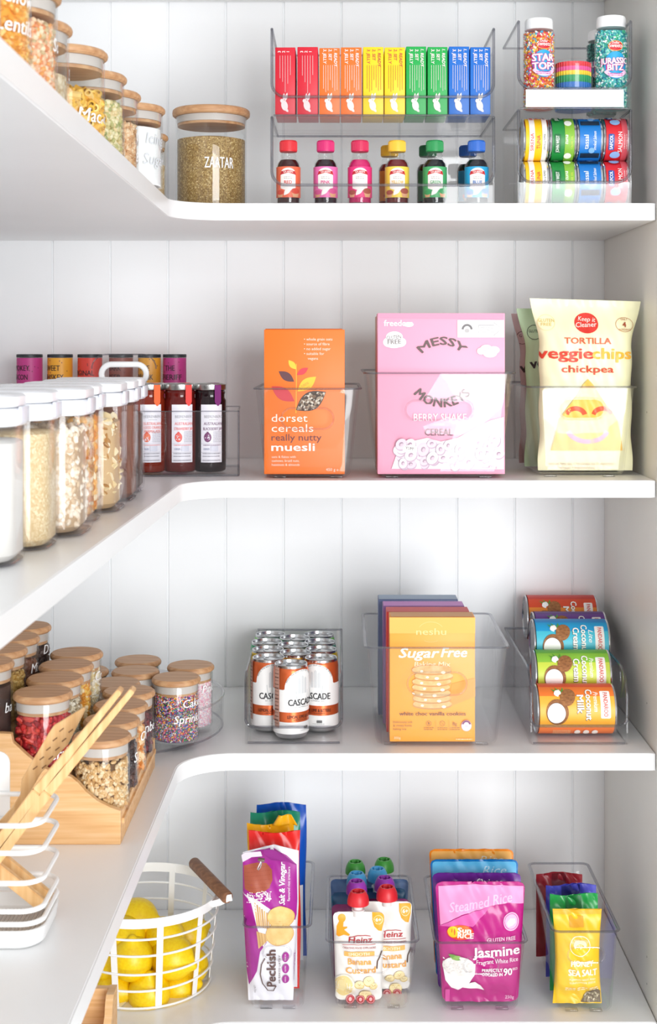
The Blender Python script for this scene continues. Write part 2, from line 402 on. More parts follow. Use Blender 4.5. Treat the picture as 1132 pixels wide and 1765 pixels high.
# ------------------------------------------------------------------ clear plastic bins
def boolean_cut(o, cutter):
    md = o.modifiers.new('hole', 'BOOLEAN'); md.operation = 'DIFFERENCE'; md.object = cutter; md.solver = 'EXACT'
    bpy.context.view_layer.update()
    me = bpy.data.meshes.new_from_object(o.evaluated_get(bpy.context.evaluated_depsgraph_get()))
    o.modifiers.clear()
    if len(me.polygons) > 20: o.data = me
    bpy.data.objects.remove(cutter)
    me.polygons.foreach_set('use_smooth', [True] * len(me.polygons)); me.set_sharp_from_angle(angle=math.radians(30))
def clear_bin(rl, rr, ry, bl, br, by, S, depth, label, hw=0.4, hy=0.28, hh=0.15, group=None):
    """tapered pantry bin from the photo rows and columns of its front face"""
    D = DZ(by, S + .001); wb = (br - bl) * D / F; xc = PX((bl + br) / 2, D)
    tilt = 0.07; h = PZ(ry, D) - S; Dr = D - tilt * h; h = PZ(ry, Dr) - S; wt = (rr - rl) * Dr / F
    tk = .0022; rc = .010; db = depth; dt = depth + 2 * tilt * h
    def ring(w, d, z, r): return [(p[0], p[1], z) for p in rrect(w, d, r)]
    W = lambda z: wb + (wt - wb) * z / h
    Dp = lambda z: db + (dt - db) * z / h
    f0 = .0025
    mb = MB()
    loft(mb, [ring(W(0) - .016, Dp(0) - .016, f0, rc * .5), ring(W(0) - .006, Dp(0) - .006, f0 + .002, rc), ring(W(0), Dp(0), f0 + .008, rc), ring(wt, dt, h, rc * 1.1),
              ring(wt - 2 * tk, dt - 2 * tk, h, rc), ring(W(0) - 2 * tk, Dp(0) - 2 * tk, f0 + .008, rc * .9), ring(W(0) - .012, Dp(0) - .012, f0 + .003, rc * .6)], 'clear_plastic')
    o = mb.build('clear_bin', loc=(xc, D + db / 2, S), ang=30)
    zc = h * (1 - hy); hwid = W(zc) * hw; hhei = h * hh
    if hw:
        yf = -Dp(zc) / 2
        cm = MB(); cm.prism(rrect(hwid, hhei, hhei / 2, 8, (0, zc)), yf - .02, yf + .02, 'clear_plastic', 'y')
        c = cm.build('cutter', loc=o.location); boolean_cut(o, c)
    tag(o, label, 'storage bin', group or 'clear tapered pantry bins')
    mb = MB(); rr_ = [Vector((p[0], p[1], h)) for p in rrect(wt + .003, dt + .003, rc * 1.1, 8)]
    mb.tube(rr_, .0021, 'clear_rim', 8, True, (.0026, .0016)); mb.build('rim', o)
    if hw:
        mb = MB(); mb.tube([(p[0], yf - .0008 - (p[1] - zc) * tilt, p[1]) for p in rrect(hwid + .004, hhei + .004, hhei / 2 + .002, 9, (0, zc))], .0015, 'clear_handle', 8, True); mb.build('handle_rim', o)
    for sx in (-1, 1):
        for sy in (-1, 1):
            mb = MB(); mb.box((sx * (wb / 2 - .022), sy * (db / 2 - .016), .0013), (.018, .010, .0026), 'clear_handle', .0006); mb.build('foot', o)
    return o, D
def open_bin(xc, D, S, w, d, h, lip, label, rc=.02, front_cut=0.0, taper=.004, group='clear open fronted bins', rim=.0022):
    """bin with tall sides and a low front lip; front_cut rounds the sides' front top corner"""
    tk = .0024; mb = MB(); W = w / 2
    prof = [(0, 0), (d, 0), (d, h)]
    if front_cut:
        prof += [(front_cut - front_cut * math.sin(a * PI / 16), h - front_cut * .8 + front_cut * .8 * math.cos(a * PI / 16)) for a in range(9)]
    else: prof += [(0, h)]
    for sx in (-1, 1):
        mb.prism(prof, sx * W, sx * (W - tk), 'clear_plastic', 'x')
    mb.box((0, d - tk / 2, h / 2), (w - 2 * tk, tk, h), 'clear_plastic')
    mb.box((0, d / 2, tk / 2 + .001), (w - 2 * tk, d - 2 * tk, tk), 'clear_plastic')
    mb.box((0, tk / 2, lip / 2), (w - 2 * tk, tk, lip), 'clear_plastic')
    o = mb.build('clear_bin', loc=(xc, D, S)); tag(o, label, 'storage bin', group)
    top = h if not front_cut else h - front_cut * .8
    path = [(-W + .0012, -.0005, top)] if not front_cut else []
    for sx in (-1, 1):
        arc = [(sx * (W - .0012) - sx * rc * (1 - math.cos(a * PI / 16)), -.0008, lip + rc - rc * math.sin(a * PI / 16)) for a in range(9)]
        path += arc if sx < 0 else arc[::-1]
    if not front_cut: path.append((W - .0012, -.0005, top))
    mb = MB(); mb.tube(path, rim, 'clear_rim', 8); mb.build('front_lip', o)
    for sx in (-1, 1):
        q = [(sx * (W - .0012), p[0], p[1]) for p in prof[2:]]
        if front_cut: q.append((sx * (W - .0012), -.0005, lip + rc))
        mb = MB(); mb.tube(q, rim * .9, 'clear_rim', 8); mb.build('side_rim', o)
    mb = MB(); mb.tube([(-W, d, h), (W, d, h)], rim * .8, 'clear_rim', 8); mb.build('back_rim', o)
    mb = MB(); mb.tube([(-W + .004, 0, .002), (W - .004, 0, .002)], .0016, 'clear_rim', 8); mb.build('base_rim', o)
    return o
# ------------------------------------------------------------------ cartons and packets
def carton(name, label, cat, xl, xr, yt, D, z, depth, col, crop, group=None, yaw=0.0):
    """printed box; returns its mesh collector, an Art for the front and a finish function"""
    w = (xr - xl) * D / F; h = PZ(yt, D) - z; xc = PX((xl + xr) / 2, D)
    mb = MB(); mb.box((0, 0, h / 2), (w, depth, h), col, .0008)
    art = Art(mb, flat_surf(-depth / 2), D, (xl + xr) / 2, z, crop)
    def done(): return tag(mb.build(name, loc=(xc, D + depth / 2, z), rot=(0, 0, yaw)), label, cat, group)
    return mb, art, done
def packet(name, label, cat, xl, xr, yt, D, z, T, col, crop, group=None, hw=None, top=None, lean=0.0, back=None, crimp=.05, nu=44, nv=72, wr=.0006, seed=0, round_c=0.0, rot=None, pw=2.2, bottom_flat=False):
    """pillow packet: half width hw(v), top edge offset top(u), thickness swelling to T either way, front art follows the swell"""
    w = (xr - xl) * D / F; h = PZ(yt, D) - z; xc = PX((xl + xr) / 2, D)
    ph = seed * 1.7
    def half(v):
        q = w / 2 * (hw(v) if hw else 1.0)
        if round_c and v > 1 - round_c / h:
            k = (v - (1 - round_c / h)) * h / round_c; q -= round_c * (1 - math.sqrt(max(0, 1 - k * k)))
        if round_c and v < round_c / h:
            k = 1 - v * h / round_c; q -= round_c * (1 - math.sqrt(max(0, 1 - k * k)))
        return q
    def thick(u, v):                                    # u in metres, v 0..1
        q = min(1.0, abs(u) / max(half(v), 1e-6)); b = 1 - q ** pw
        lo = 1.0 if bottom_flat else min(1, max(0, (v - crimp) / .18)); hi = min(1, max(0, (1 - crimp - v) / .22))
        sm = lambda t: t * t * (3 - 2 * t)
        return T * math.sqrt(max(b, 0)) * sm(lo) * sm(hi) + .0007 + wr * b * (math.sin(u * 190 + ph + 6 * v) * math.sin(v * 23 + ph) + .6 * math.sin(u * 330 + v * 31 + ph))
    def zz(u, v): return v * h + (top(u / (w / 2)) * v ** 3 if top else 0)
    def front(u, vz, hh):
        v = min(1.0, max(0.0, vz / h)); u = max(-half(v), min(half(v), u)); return (u, lean * vz - thick(u, v) - hh, zz(u, v) if 0 <= vz <= h else vz)
    mb = MB()
    mb.grid(lambda i, j: (lambda u: (u, lean * j * h - thick(u, j), zz(u, j)))((2 * i - 1) * half(j)), nu, nv, col)
    mb.grid(lambda i, j: (lambda u: (u, lean * j * h + thick(u, j), zz(u, j)))((1 - 2 * i) * half(j)), nu, nv, back or col)
    art = Art(mb, front, D, (xl + xr) / 2, z, crop, maxlen=.004, h0=.0008)
    def done():
        return tag(mb.build(name, loc=(xc, D + T + .001, z), rot=rot, ang=60, weld=True), label, cat, group)
    return mb, art, done
# ------------------------------------------------------------------ loose fillings
def rand_rot(rr): return Matrix.Rotation(rr.uniform(0, 6.28), 3, 'X') @ Matrix.Rotation(rr.uniform(0, 6.28), 3, 'Z') @ Matrix.Rotation(rr.uniform(0, 6.28), 3, 'Y')
def grains(mb, R, z0, z1, size, n, cols, seed=1, core=None, kind='ell', ntop=0, a0=-2.0, a1=2.0, shape=None):
    """grains packed against a jar's wall over the angles a0..a1 (0 faces the room) and heaped on top of a core"""
    rr = random.Random(seed); m = max(size)
    mb.lathe([(0, z0), (R - m * .9, z0), (R - m * .9, z1 - m * .6), (0, z1 - m * .4)], core or cols[0], 28)
    def put(c):
        Q = rand_rot(rr); col = cols[rr.randrange(len(cols))]
        k = rr.uniform(.85, 1.15); s = [q * k for q in size]
        if kind == 'tube': mb.lathe([(s[0] * .55, -s[2]), (s[0], -s[2]), (s[0], s[2]), (s[0] * .55, s[2])], col, 8, Matrix.Translation(c) @ Q.to_4x4())
        else: mb.ell(c, s, col, Q, 7, 5)
    for _ in range(n):
        a = rr.uniform(a0, a1); z = rr.uniform(z0 + min(size), z1 - min(size)); r = (R if not shape else R) - m * rr.uniform(.55, 1.0)
        put(Vector((r * math.sin(a), -r * math.cos(a), z)))
    for _ in range(ntop):
        a = rr.uniform(0, 6.28); r = (R - m) * math.sqrt(rr.random()); put(Vector((r * math.sin(a), -r * math.cos(a), z1 - m * rr.uniform(0.1, .6))))
# ------------------------------------------------------------------ wooden-lidded glass jars
def glass_jar(loc, r, h, rl, label, group, text=None, ta=80, tz=.45, cap=.009, plug=True, lidh=.009, tcol='fbfbfb', shear=.18, lid_label=None):
    root = empty('glass_jar', loc, label, 'jar', group)
    hb = h - lidh
    mb = MB(); t = .0018
    mb.lathe([(0, .0005), (r - .003, .0005), (r - .0008, .002), (r, .005), (r, hb - .004), (r - .0004, hb - .0005), (r - t, hb - .0005), (r - t, .006), (r - .004, .003), (0, .003)], 'clear_glass', 48)
    mb.build('glass_body', root)
    mb = MB(); mb.lathe([(0, hb), (rl - .003, hb), (rl - .0006, hb + .002), (rl, hb + lidh * .5), (rl - .0008, hb + lidh - .002), (rl - .003, h), (0, h)], 'lid_wood', 48)
    lid = mb.build('lid', root)
    mb = MB(); mb.lathe([(0, hb - .0002), (r - t - .0002, hb - .0002), (r - t - .0002, hb - .0105), (0, hb - .0105)], 'cbc3bd', 40); mb.build('silicone_seal', lid)
    mb = MB(); mb.lathe([(0, hb - .0107), (r - t - .001, hb - .0107), (r - t - .001, hb - .0145), (0, hb - .0145)], 'lid_wood', 40); mb.build('stopper', lid)
    if text:
        mb = MB(); a = Art(mb, cyl_surf(r, math.radians(ta)), F / 1000, 0, 0, (0, 0, 1.0)); a.uv = lambda x, y: (x, y); a.k = 1.0
        for i, s in enumerate(text): a.t(s, 0, h * tz - i * cap * 1.9, cap, tcol, bold=.012, shear=shear)
        mb.build('lettering', root)
    return root
def filling(name, loc, label, fn, cat='dry goods'):
    mb = MB(); fn(mb); return tag(mb.build(name, loc=loc), label, cat, kind='stuff')
def solid(mb, R, z0, z1, mat, bump=.002, seed=0):
    rr = random.Random(seed); mb.lathe([(0, z0), (R, z0), (R, z1), (R * .7, z1 + bump), (R * .35, z1 + bump * .4), (0, z1 + bump * 1.2)], mat, 40)
# ================================================================== TOP SHELF: tall storage jars
G1 = 'wooden lidded storage jars on the top shelf'
def jarpos(D, xr=-.2455, rl=.048): return (xr - rl, D, S1)
JH = .107
def place1(D, label, text, fn, fname, flabel, ta=85, xr=-.2455, h=JH, rl=.048, r=.0445, seed=1, **kw):
    loc = jarpos(D, xr, rl); glass_jar(loc, r, h, rl, label, G1, text, ta=ta, **kw)
    filling(fname, loc, flabel, lambda mb: fn(mb, r - .0026, h))
place1(1.045, 'glass jar of brown rice, cut off by the picture edge', None, lambda mb, R, h: solid(mb, R, .0035, h - .028, 'brown_rice'), 'brown_rice', 'brown rice filling the jar at the near end of the top shelf')
place1(1.15, 'glass jar of yellow lentils with white brush lettering', ['Yellow', 'Lentils'], lambda mb, R, h: grains(mb, R, .0035, h - .03, (.0034, .0034, .0018), 900, ['e9a53a', 'f2b955', 'dd9330', 'f6cb78'], 3, a0=-.8, a1=2.6, ntop=90), 'yellow_lentils', 'yellow split lentils filling their storage jar', ta=62, tz=.62, cap=.012)
place1(1.258, 'glass jar of mixed orange and cream soup pulses', ['Soup'], lambda mb, R, h: grains(mb, R, .0035, h - .029, (.0032, .0032, .0022), 1000, ['e8b48e', 'f0c9a4', 'e9a35c', 'efd8b8', 'd9895a', 'c9b389'], 5, a0=-.8, a1=2.6, ntop=90), 'soup_pulses', 'mixed soup pulses filling their storage jar', ta=98, tz=.5, cap=.012)
place1(1.388, 'glass jar mostly hidden between the soup pulses and the macaroni', ['S'], lambda mb, R, h: solid(mb, R, .0035, h - .05, 'oat_flakes'), 'rolled_oats', 'pale oats low in the jar behind the soup pulses', ta=95, xr=-.2600, tz=.5, cap=.012)
place1(1.512, 'glass jar of macaroni with half its glass empty', ['Macaroni'], lambda mb, R, h: grains(mb, R, .0035, h - .045, (.0042, .0042, .009), 330, ['e2b13a', 'eec25a', 'd9a32f', 'f3d080'], 7, kind='tube', a0=-.8, a1=2.6, ntop=40, core='d9a840'), 'macaroni', 'yellow macaroni tubes in their storage jar', ta=80, tz=.27, cap=.014)
place1(1.648, 'glass jar of green split peas behind the macaroni jar', ['Split', 'Peas'], lambda mb, R, h: grains(mb, R, .0035, h - .031, (.0036, .0036, .0026), 900, ['d3c48a', 'dfd2a4', 'b9b477', 'e6dcb4', 'a0a466', 'e0c894'], 9, a0=-.8, a1=2.6, ntop=90), 'split_peas', 'green split peas filling their storage jar', ta=108, tz=.3, cap=.011)
place1(1.765, 'glass jar of pearl barley between the split peas and icing sugar', ['White', 'Barley'], lambda mb, R, h: grains(mb, R, .0035, h - .038, (.0026, .0026, .0042), 900, ['d8a878', 'e6c096', 'c99a6c', 'efd3b0'], 11, a0=-.8, a1=2.6, ntop=90), 'pearl_barley', 'pearl barley filling its storage jar', ta=105, tz=.42, cap=.012)
place1(1.868, 'glass jar of white icing sugar with pale lettering', ['Icing', 'Sugar'], lambda mb, R, h: solid(mb, R, .0035, h - .03, 'icing_sugar', .003), 'icing_sugar', 'white icing sugar filling its storage jar', ta=62, xr=-.228, tz=.52, cap=.014, tcol='d3d6da')
place1(2.10, 'small glass jar of oats half hidden behind the zaatar jar', None, lambda mb, R, h: solid(mb, R, .0035, h - .045, 'oat_flakes'), 'crushed_oats', 'oat flakes in the jar half hidden by the zaatar', xr=-.252, h=.105, rl=.040, r=.037)
zl = (PX(364, 2.19), 2.19, S1)
r_ = glass_jar(zl, .0545, PZ(190, 2.19) - S1, .0595, 'large glass jar of brown zaatar with white capital lettering', G1, lidh=.012)
mb = MB(); a = Art(mb, cyl_surf(.0545), 2.135, 364, S1, K1); a.t('ZAATAR', 945, 710, 46, 'fbfbfb', w=128, bold=.02); mb.build('lettering', r_)
filling('zaatar_spice', zl, 'brown zaatar herb mix filling the large jar', lambda mb: solid(mb, .0518, .0035, PZ(243, 2.19) - S1, 'zaatar_mix', .003))

# ================================================================== TOP SHELF: stacked clear bins with jelly boxes and bottles
DB = 2.085
wB = (852 - 467) * DB / F; xB = PX(659.5, DB)
hL = PZ(201, DB) - S1
open_bin(xB, DB, S1, wB, .19, hL - .001, PZ(319, DB) - S1, 'wide lower clear bin holding the food colour bottles', group='clear open fronted bins')
zU = S1 + hL
open_bin(xB, DB, zU, wB, .19, PZ(50, DB) - zU, PZ(167, DB) - zU, 'wide upper clear bin holding the row of jelly boxes', group='clear open fronted bins')
jelly = [(65, 160, 139, 'd3122d', 'first red jelly box at the outer end of the rainbow row'), (168, 265, 137, 'd3122d', 'second red jelly box, touching the orange boxes'),
         (270, 367, 142, 'f0701e', 'first orange jelly box, touching the red boxes'), (370, 468, 139, 'f0701e', 'second orange jelly box, touching the yellow boxes'),
         (473, 570, 137, 'fbd014', 'first yellow jelly box, touching the orange boxes'), (573, 670, 139, 'fbd014', 'second yellow jelly box, touching the green boxes'),
         (673, 768, 135, '12a548', 'first green jelly box, touching the yellow boxes'), (773, 867, 137, '12a548', 'second green jelly box, touching the blue boxes'),
         (872, 968, 135, '1169c4', 'first blue jelly box, touching the green boxes'), (971, 1066, 138, '1169c4', 'second blue jelly box at the end of the rainbow row')]
for i, (x0, x1, y0, c, lb) in enumerate(jelly):
    D = DB + .007
    mb, a, done = carton('jelly_box', lb, 'food box', 450 + x0 * K2[2], 450 + x1 * K2[2] - .6, 30 + y0 * K2[2], D, zU + .0036, .075, c, K2, 'jelly boxes in rainbow order', yaw=0)
    tc = 'f4e2de' if i < 4 or i > 5 else 'b5472a'
    xm = (x0 + x1) / 2
    if i < 2:
        for k, s in enumerate(('3', '2', '1')): a.t(s, xm - 22 + 20 * k, 160, 13, tc, bold=.03, rot=90)
        rr = random.Random(i)
        mb2 = a
        for k in range(5): 
            L = (110, 130, 190, 150, 100)[k] + rr.uniform(-10, 10); a.rect(xm - 26 + 12 * k, 178, xm - 24 + 12 * k, 178 + L * .9, 'e9b9bb')
    else:
        for k, s in enumerate(('3. JELLY', '2. SET', '1. READY')): a.t(s, xm - 30 + 25 * k, 148, 14, tc, al='l', bold=.03, rot=-90, shear=.15)
        for k in range(7): a.rect(xm - 30 + 10.5 * k, 222, xm - 28.4 + 10.5 * k, 222 + (110, 125, 118, 70, 105, 120, 115)[k], tc)
    w_ = 'f4d9d9' if i < 2 else 'f7efe4'
    a.ell(xm - 4, 410, 15, 24, w_, 12); a.ell(xm - 16, 388, 8, 9, w_); a.leaf(xm - 2, 392, xm + 9, 350, 13, w_); a.leaf(xm - 8, 388, xm - 6, 352, 10, w_); a.leaf(xm, 425, xm + 14, 440, 12, w_)
    done()
def colour_bottle(x, D, cap, liq, lab, word, wcol, label, first=None, twist=0.0):
    R = .0176; root = empty('food_colour_bottle', (PX(x, D), D, S1 + .0036), label, 'bottle', 'food colour bottles in the lower bin', rot=(0, 0, twist))
    H = .094
    mb = MB(); mb.lathe([(0, 0), (R - .002, 0), (R, .002), (R, .056), (R - .001, .061), (R * .72, .0665), (R * .6, .069), (R * .6, .0705), (R * .68, .072), (R * .6, .0735), (R * .58, .08), (0, .08)], 'clear_glass', 32); mb.build('glass_body', root)
    mb = MB(); mb.lathe([(0, .002), (R - .0014, .002), (R - .0014, .056), (R - .0025, .0605), (R * .66, .0655), (0, .0656)], paint(liq, .08), 32); mb.build('liquid', root)
    mb = MB(); n = 40
    mb.lathe([(0, .0775), (R * .7, .0775), (R * .72, .0785), (R * .72, .0925), (R * .66, .094), (0, .094)], cap, n)
    for k in range(0, n, 1):
        t = 2 * PI * k / n; mb.box((R * .72 * math.sin(t), -R * .72 * math.cos(t), .0855), (.0009, .0009, .0125), cap)
    mb.build('cap', root)
    mb = MB(); a = Art(mb, cyl_surf(R), F, 0, 0, (0, 0, 1), maxlen=.002); a.uv = lambda x_, y_: (x_, y_); a.k = 1.0
    L = .0265
    a.poly([(-L, .009), (L, .009), (L, .0545), (-L, .0545)], lab)
    arch = [(-.0115, .0225)] + [(.0115 * -math.cos(t * PI / 12), .044 + .0085 * math.sin(t * PI / 12)) for t in range(13)] + [(.0115, .0225), (.006, .019), (-.003, .0195)]
    a.poly(arch, 'f6efe9')
    a.poly([(-.0125, .0415), (-.0105, .0475), (0, .0495), (.0105, .0475), (.0125, .0415), (.010, .0428), (0, .045), (-.010, .0428)], 'c1272d')
    a.t('QUEEN', 0, .0453, .0026, 'f6efe9', w=.014, bold=.02)
    a.dashes(-.006, .006, [.0385, .0365], '9a8f8c', .0008)
    if word: a.t(word, 0, .0292, .0046, wcol, w=.0023 * len(word) + .004, bold=.03)
    cup = {'RED': 'd8442e', 'PINK': 'd4508c', 'BLUE': '3a78c8', 'GREEN': '2f9a55', '': 'b9475a'}.get(word, 'a84e3c')
    a.poly([(.0075, .0095), (.0155, .0095), (.0175, .0165), (.0055, .0165)], 'dfa57a'); a.ell(.0115, .0185, .0072, .0042, cup)
    a.poly([(-.0155, .0095), (-.0085, .0095), (-.007, .015), (-.0175, .015)], 'dfa57a'); a.ell(-.012, .0165, .006, .0036, cup)
    a.leaf(-.006, .012, .004, .024, .007, 'f6efe9')
    mb.build('label', root)
    return root
fr = DB + .0245
for x, cap, liq, lab, word, wc, lb in ((497, 'd8232f', '3b0d12', 'ea6a4a', 'RED', 'd2352f', 'food colour bottle with a red cap and orange label'),
        (561, 'd41a6e', '260b1c', 'e76fae', 'PINK', 'd23a82', 'food colour bottle with a magenta cap and pink label'),
        (620, 'cf1450', 'd21f6b', 'e9357d', 'FLAVOUR', 'f9e6ee', 'see-through pink bottle with a crimson cap and pink liquid'),
        (684, 'f0bf2e', '6b1a1e', 'f0cf4e', 'YELLOW', 'e0b020', 'food colour bottle with a yellow cap, front one of two'),
        (749, '12924a', '0d1416', '4aa868', 'GREEN', '3c9c5c', 'food colour bottle with a green cap, front one of two'),
        (821, '1b63c0', '10131f', '2a9fd0', 'BLUE', '2f6fb8', 'food colour bottle with a blue cap, front one of two')):
    colour_bottle(x, fr, cap, liq, lab, word, wc, lb)
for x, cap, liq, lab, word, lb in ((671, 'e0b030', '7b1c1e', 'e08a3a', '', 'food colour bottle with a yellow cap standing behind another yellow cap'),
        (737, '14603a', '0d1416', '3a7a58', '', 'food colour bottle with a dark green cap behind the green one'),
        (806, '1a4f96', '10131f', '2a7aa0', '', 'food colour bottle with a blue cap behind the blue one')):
    colour_bottle(x, fr + .052, cap, liq, lab, word, '333333', lb, twist=.5)

# ================================================================== TOP SHELF: narrow stacked bins with sprinkles and tuna
DT = 2.09; wT = (1088 - 892) * DT / F; xT = PX(990, DT)
hT = PZ(189, DT) - S1
open_bin(xT, DT, S1, wT, .19, hT - .001, PZ(314, DT) - S1, 'narrow lower clear bin packed with tins of tuna')
zT = S1 + hT
open_bin(xT, DT, zT, wT, .19, PZ(37, DT) - zT, PZ(153, DT) - zT, 'narrow upper clear bin holding the sprinkle jars')
mb = MB(); mb.box((0, 0, 0), (.143, .0006, .0255), paint('f7f7f8', .15)); refl = mb.build('lip_reflection', loc=(xT, DT - .0012, zT + .0165));  # white sheet standing in for the bright reflection on the bin's lip
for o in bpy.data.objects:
    if o.get('label', '').startswith('narrow upper'): refl.parent = o; refl.location = (0, -.0012, .0165)
def tin(x0, x1, yc, D, R, col, label, art, roll=0.0, z=None, name='tuna_tin', group='tins of fish in the lower bin', flip=-1):
    """tin lying on its side; label writing runs up its front"""
    Lh = (x1 - x0) * D / F
    rt = Matrix.Rotation(flip * PI / 2, 4, 'Y') @ Matrix.Rotation(roll, 4, 'Z')
    root = empty(name, (PX((x0 + x1) / 2, D), D, z), label, 'tin', group, rot=rt.to_euler())
    h = Lh / 2
    mb = MB(); mb.lathe([(0, -h + .0015), (R - .003, -h + .0015), (R - .0022, -h), (R, -h), (R + .0003, -h + .0012), (R - .0008, -h + .003), (R - .0008, h - .003), (R + .0003, h - .0012), (R, h), (R - .0022, h), (R - .003, h - .0015), (0, h - .0015)], 'aluminium', 48)
    mb.build('can_body', root)
    mb = MB(); mb.lathe([(R - .0004, -h + .0032), (R - .0004, h - .0032)], col, 48)
    a = Art(mb, cyl_surf(R), F, 0, 0, (0, 0, 1), maxlen=.004); a.uv = lambda x_, y_: (x_, y_); a.k = 1.0
    art(a, h); mb.build('paper_label', root)
    return root
def t_yellow(a, h):       # v axis points along the tin, text runs round it
    a.rect(-.060, .0025, .060, .0105, 'f8f4ee'); a.rect(-.06, -h + .0034, .06, -h + .0105, 'f8f4ee')
    for o_ in (-.052, 0, .052): a.t('SIRENA', o_, .0042, .0048, 'd2382a', w=.026, bold=.02); a.t('TUNA', o_, -.0055, .0052, 'd2382a', w=.020, bold=.0); a.t('LEMON & PEPPER', o_, -h + .0052, .0034, '3a3a3a', w=.024)
def t_green(a, h):
    a.rect(-.1, -h + .0034, .1, -.002, '86b93c')
    for o_ in (-.052, 0, .052): a.rect(o_ - .017, .004, o_ + .012, .0135, '0f6a34', .002); a.t('JOHN WEST', o_ - .003, .0065, .0048, 'f4f6ef', w=.025, bold=.02); a.t('tuna', o_ + .004, -.0065, .0055, 'f4f6ef', bold=.01, shear=.3); a.t('OLIVE OIL', o_, -.0135, .0028, 'e6e35a'); a.ell(o_ - .022, -.007, .0055, .0055, 'f0f0e4')
def t_blue(a, h):
    for o_ in (-.052, 0, .052): a.t('tassal', o_, .003, .0068, 'eef4fa', bold=.02); a.t('Smoked Salmon', o_ + .002, -.0085, .0046, 'eef4fa', w=.028, bold=.01, shear=.3); a.rect(o_ - .026, -.014, o_ - .017, .014, '15293f'); a.ell(o_ - .0125, -.002, .0045, .0045, '7fb3e6')
def t_red(a, h):
    a.rect(-.1, -h + .0034, .1, -.0075, 'e05a66')
    for o_ in (-.052, 0, .052): a.rect(o_ - .012, .004, o_ + .012, .0125, '1c4fa0', .002); a.t('SAFCOL', o_, .0063, .0045, 'f4f0f0', w=.021, bold=.03); a.t('SALMON', o_, -.0075, .006, 'f4f0f0', w=.03, bold=.01); a.ell(o_ - .020, .002, .006, .0075, '8fb2e0'); a.dashes(o_ - .01, o_ + .012, [-.0115, -.0145], 'f4d0d0', .001)
cols = [(898, 941.5, 'f6c81a', t_yellow, 'yellow'), (943, 988, '1f8a3c', t_green, 'green'), (989.5, 1033, '1a78c8', t_blue, 'blue'), (1034.5, 1078, 'd8232f', t_red, 'red')]
for i, (x0, x1, c, art, nm) in enumerate(cols):
    for row in (0, 1):
        D = DT + .0405; R = .0330
        tin(x0, x1, 0, D + (.0 if row == 0 else .008), R - (.0005 * row), c, f'{nm} tuna tin on the {"bottom" if row == 0 else "top"} row of the narrow bin', art, roll=(.15 if row == 0 else -.2), z=S1 + .0037 + R + row * 2 * R - row * .0006)
def sprinkle_jar(xl, xr, yt, ylid, D, label, cols, seed, words, wz):
    R = (xr - xl) / 2 * D / F; z0 = zT + .0036; root = empty('sprinkle_jar', (PX((xl + xr) / 2, D), D, z0), label, 'jar', 'shaker jars of sprinkles in the upper bin')
    H = PZ(yt, D) - z0; hl = PZ(ylid, D) - z0
    mb = MB(); mb.lathe([(0, 0), (R - .002, 0), (R, .002), (R, hl - .008), (R - .002, hl - .003), (R * .9, hl), (0, hl)], 'clear_glass', 40); mb.build('clear_body', root)
    mb = MB(); mb.lathe([(0, hl - .001), (R * .88, hl - .001), (R * .88, H - .003), (R * .83, H), (0, H)], 'f6f6f6', 40); mb.build('lid', root)
    filling('sugar_sprinkles', root.location, words[2], lambda m_: grains(m_, R - .0012, .002, hl - .005, (.0016, .0016, .0028), 1500, cols, seed, a0=-1.9, a1=1.9), 'sprinkles')
    mb = MB(); a = Art(mb, cyl_surf(R), D - R, (xl + xr) / 2, z0, K3, maxlen=.003); x, y = wz
    a.ell(x + 5, y + 62, 86, 100, '1f9fd0')
    a.ell(x + 5, y - 78, 56, 38, 'f0b050'); a.ell(x + 5, y - 78, 52, 34, 'c8202c'); a.t('Sweets', x + 5, y - 66, 30, 'f7efe9', w=100, bold=.02); a.t('Dollar', x + 5, y - 92, 18, 'f7efe9', w=56, bold=.02)
    big = words[0] == 'STAR'; cp = 50 if big else 42
    for col, grow, bd in (('c0288a', 12, .11), ('fafafa', 0, .04)):
        for k, s in enumerate(words[:2]):
            a.t(s, x + (6 * k if big else 8 * k - 4), y + (44 if big else 52) + (62 if big else 48) * k, cp, col, w=({'STAR': 158, 'TOPS': 164, 'JURASSIC': 196, 'BITZ': 112}[s]) + grow, bold=bd, rot=2)
    a.ring(x + 5, y + 50, 88, 92, 26, 'f0c8e4', 215, 325); a.n += 2
    a.dashes(x - 50, x + 55, [y + 122, y + 134], 'c0288a', 5)
    mb.build('label', root)
sprinkle_jar(901, 956, 35, 52, DT + .035, 'shaker jar of red, orange and white sprinkles', ['d8452e', 'f0b23a', 'f7f2ea', 'e05a8a', '4aa5c8', 'f6d64a', 'e97f3a'], 21, ['STAR', 'TOPS', 'red and orange sugar stars filling a shaker jar'], (263, 395))
sprinkle_jar(1024.5, 1081.5, 31, 49, DT + .036, 'shaker jar of turquoise and white sprinkles, front one of two', ['2fa5a8', '67c9c4', 'f4f7f5', '1e7f9a', '9adfd0', '3fb58a'], 22, ['JURASSIC', 'BITZ', 'turquoise and white sugar bits filling the front shaker jar'], (775, 408))
sprinkle_jar(1010, 1063, 55, 71, DT + .098, 'shaker jar of dark teal sprinkles hidden behind the turquoise jar', ['1f6f6a', '2f8a80', '174f55', '4aa598'], 23, ['JURASSIC', 'BITZ', 'dark teal sugar bits in the hidden shaker jar'], (690, 430))
D = DT + .045; xc = 987.5; R = 33 * D / F
root = empty('cupcake_case_tub', (PX(xc, D), D, zT + .0036), 'clear tub of rainbow pleated cupcake cases between the sprinkle jars', 'cupcake cases')
mb = MB(); H = PZ(111, D) - zT; mb.lathe([(0, .0002), (R - .002, .0002), (R, .003), (R + .001, H), (R - .0002, H), (R - .0008, .003), (0, .001)], 'clear_plastic', 36); mb.build('clear_tub', root)
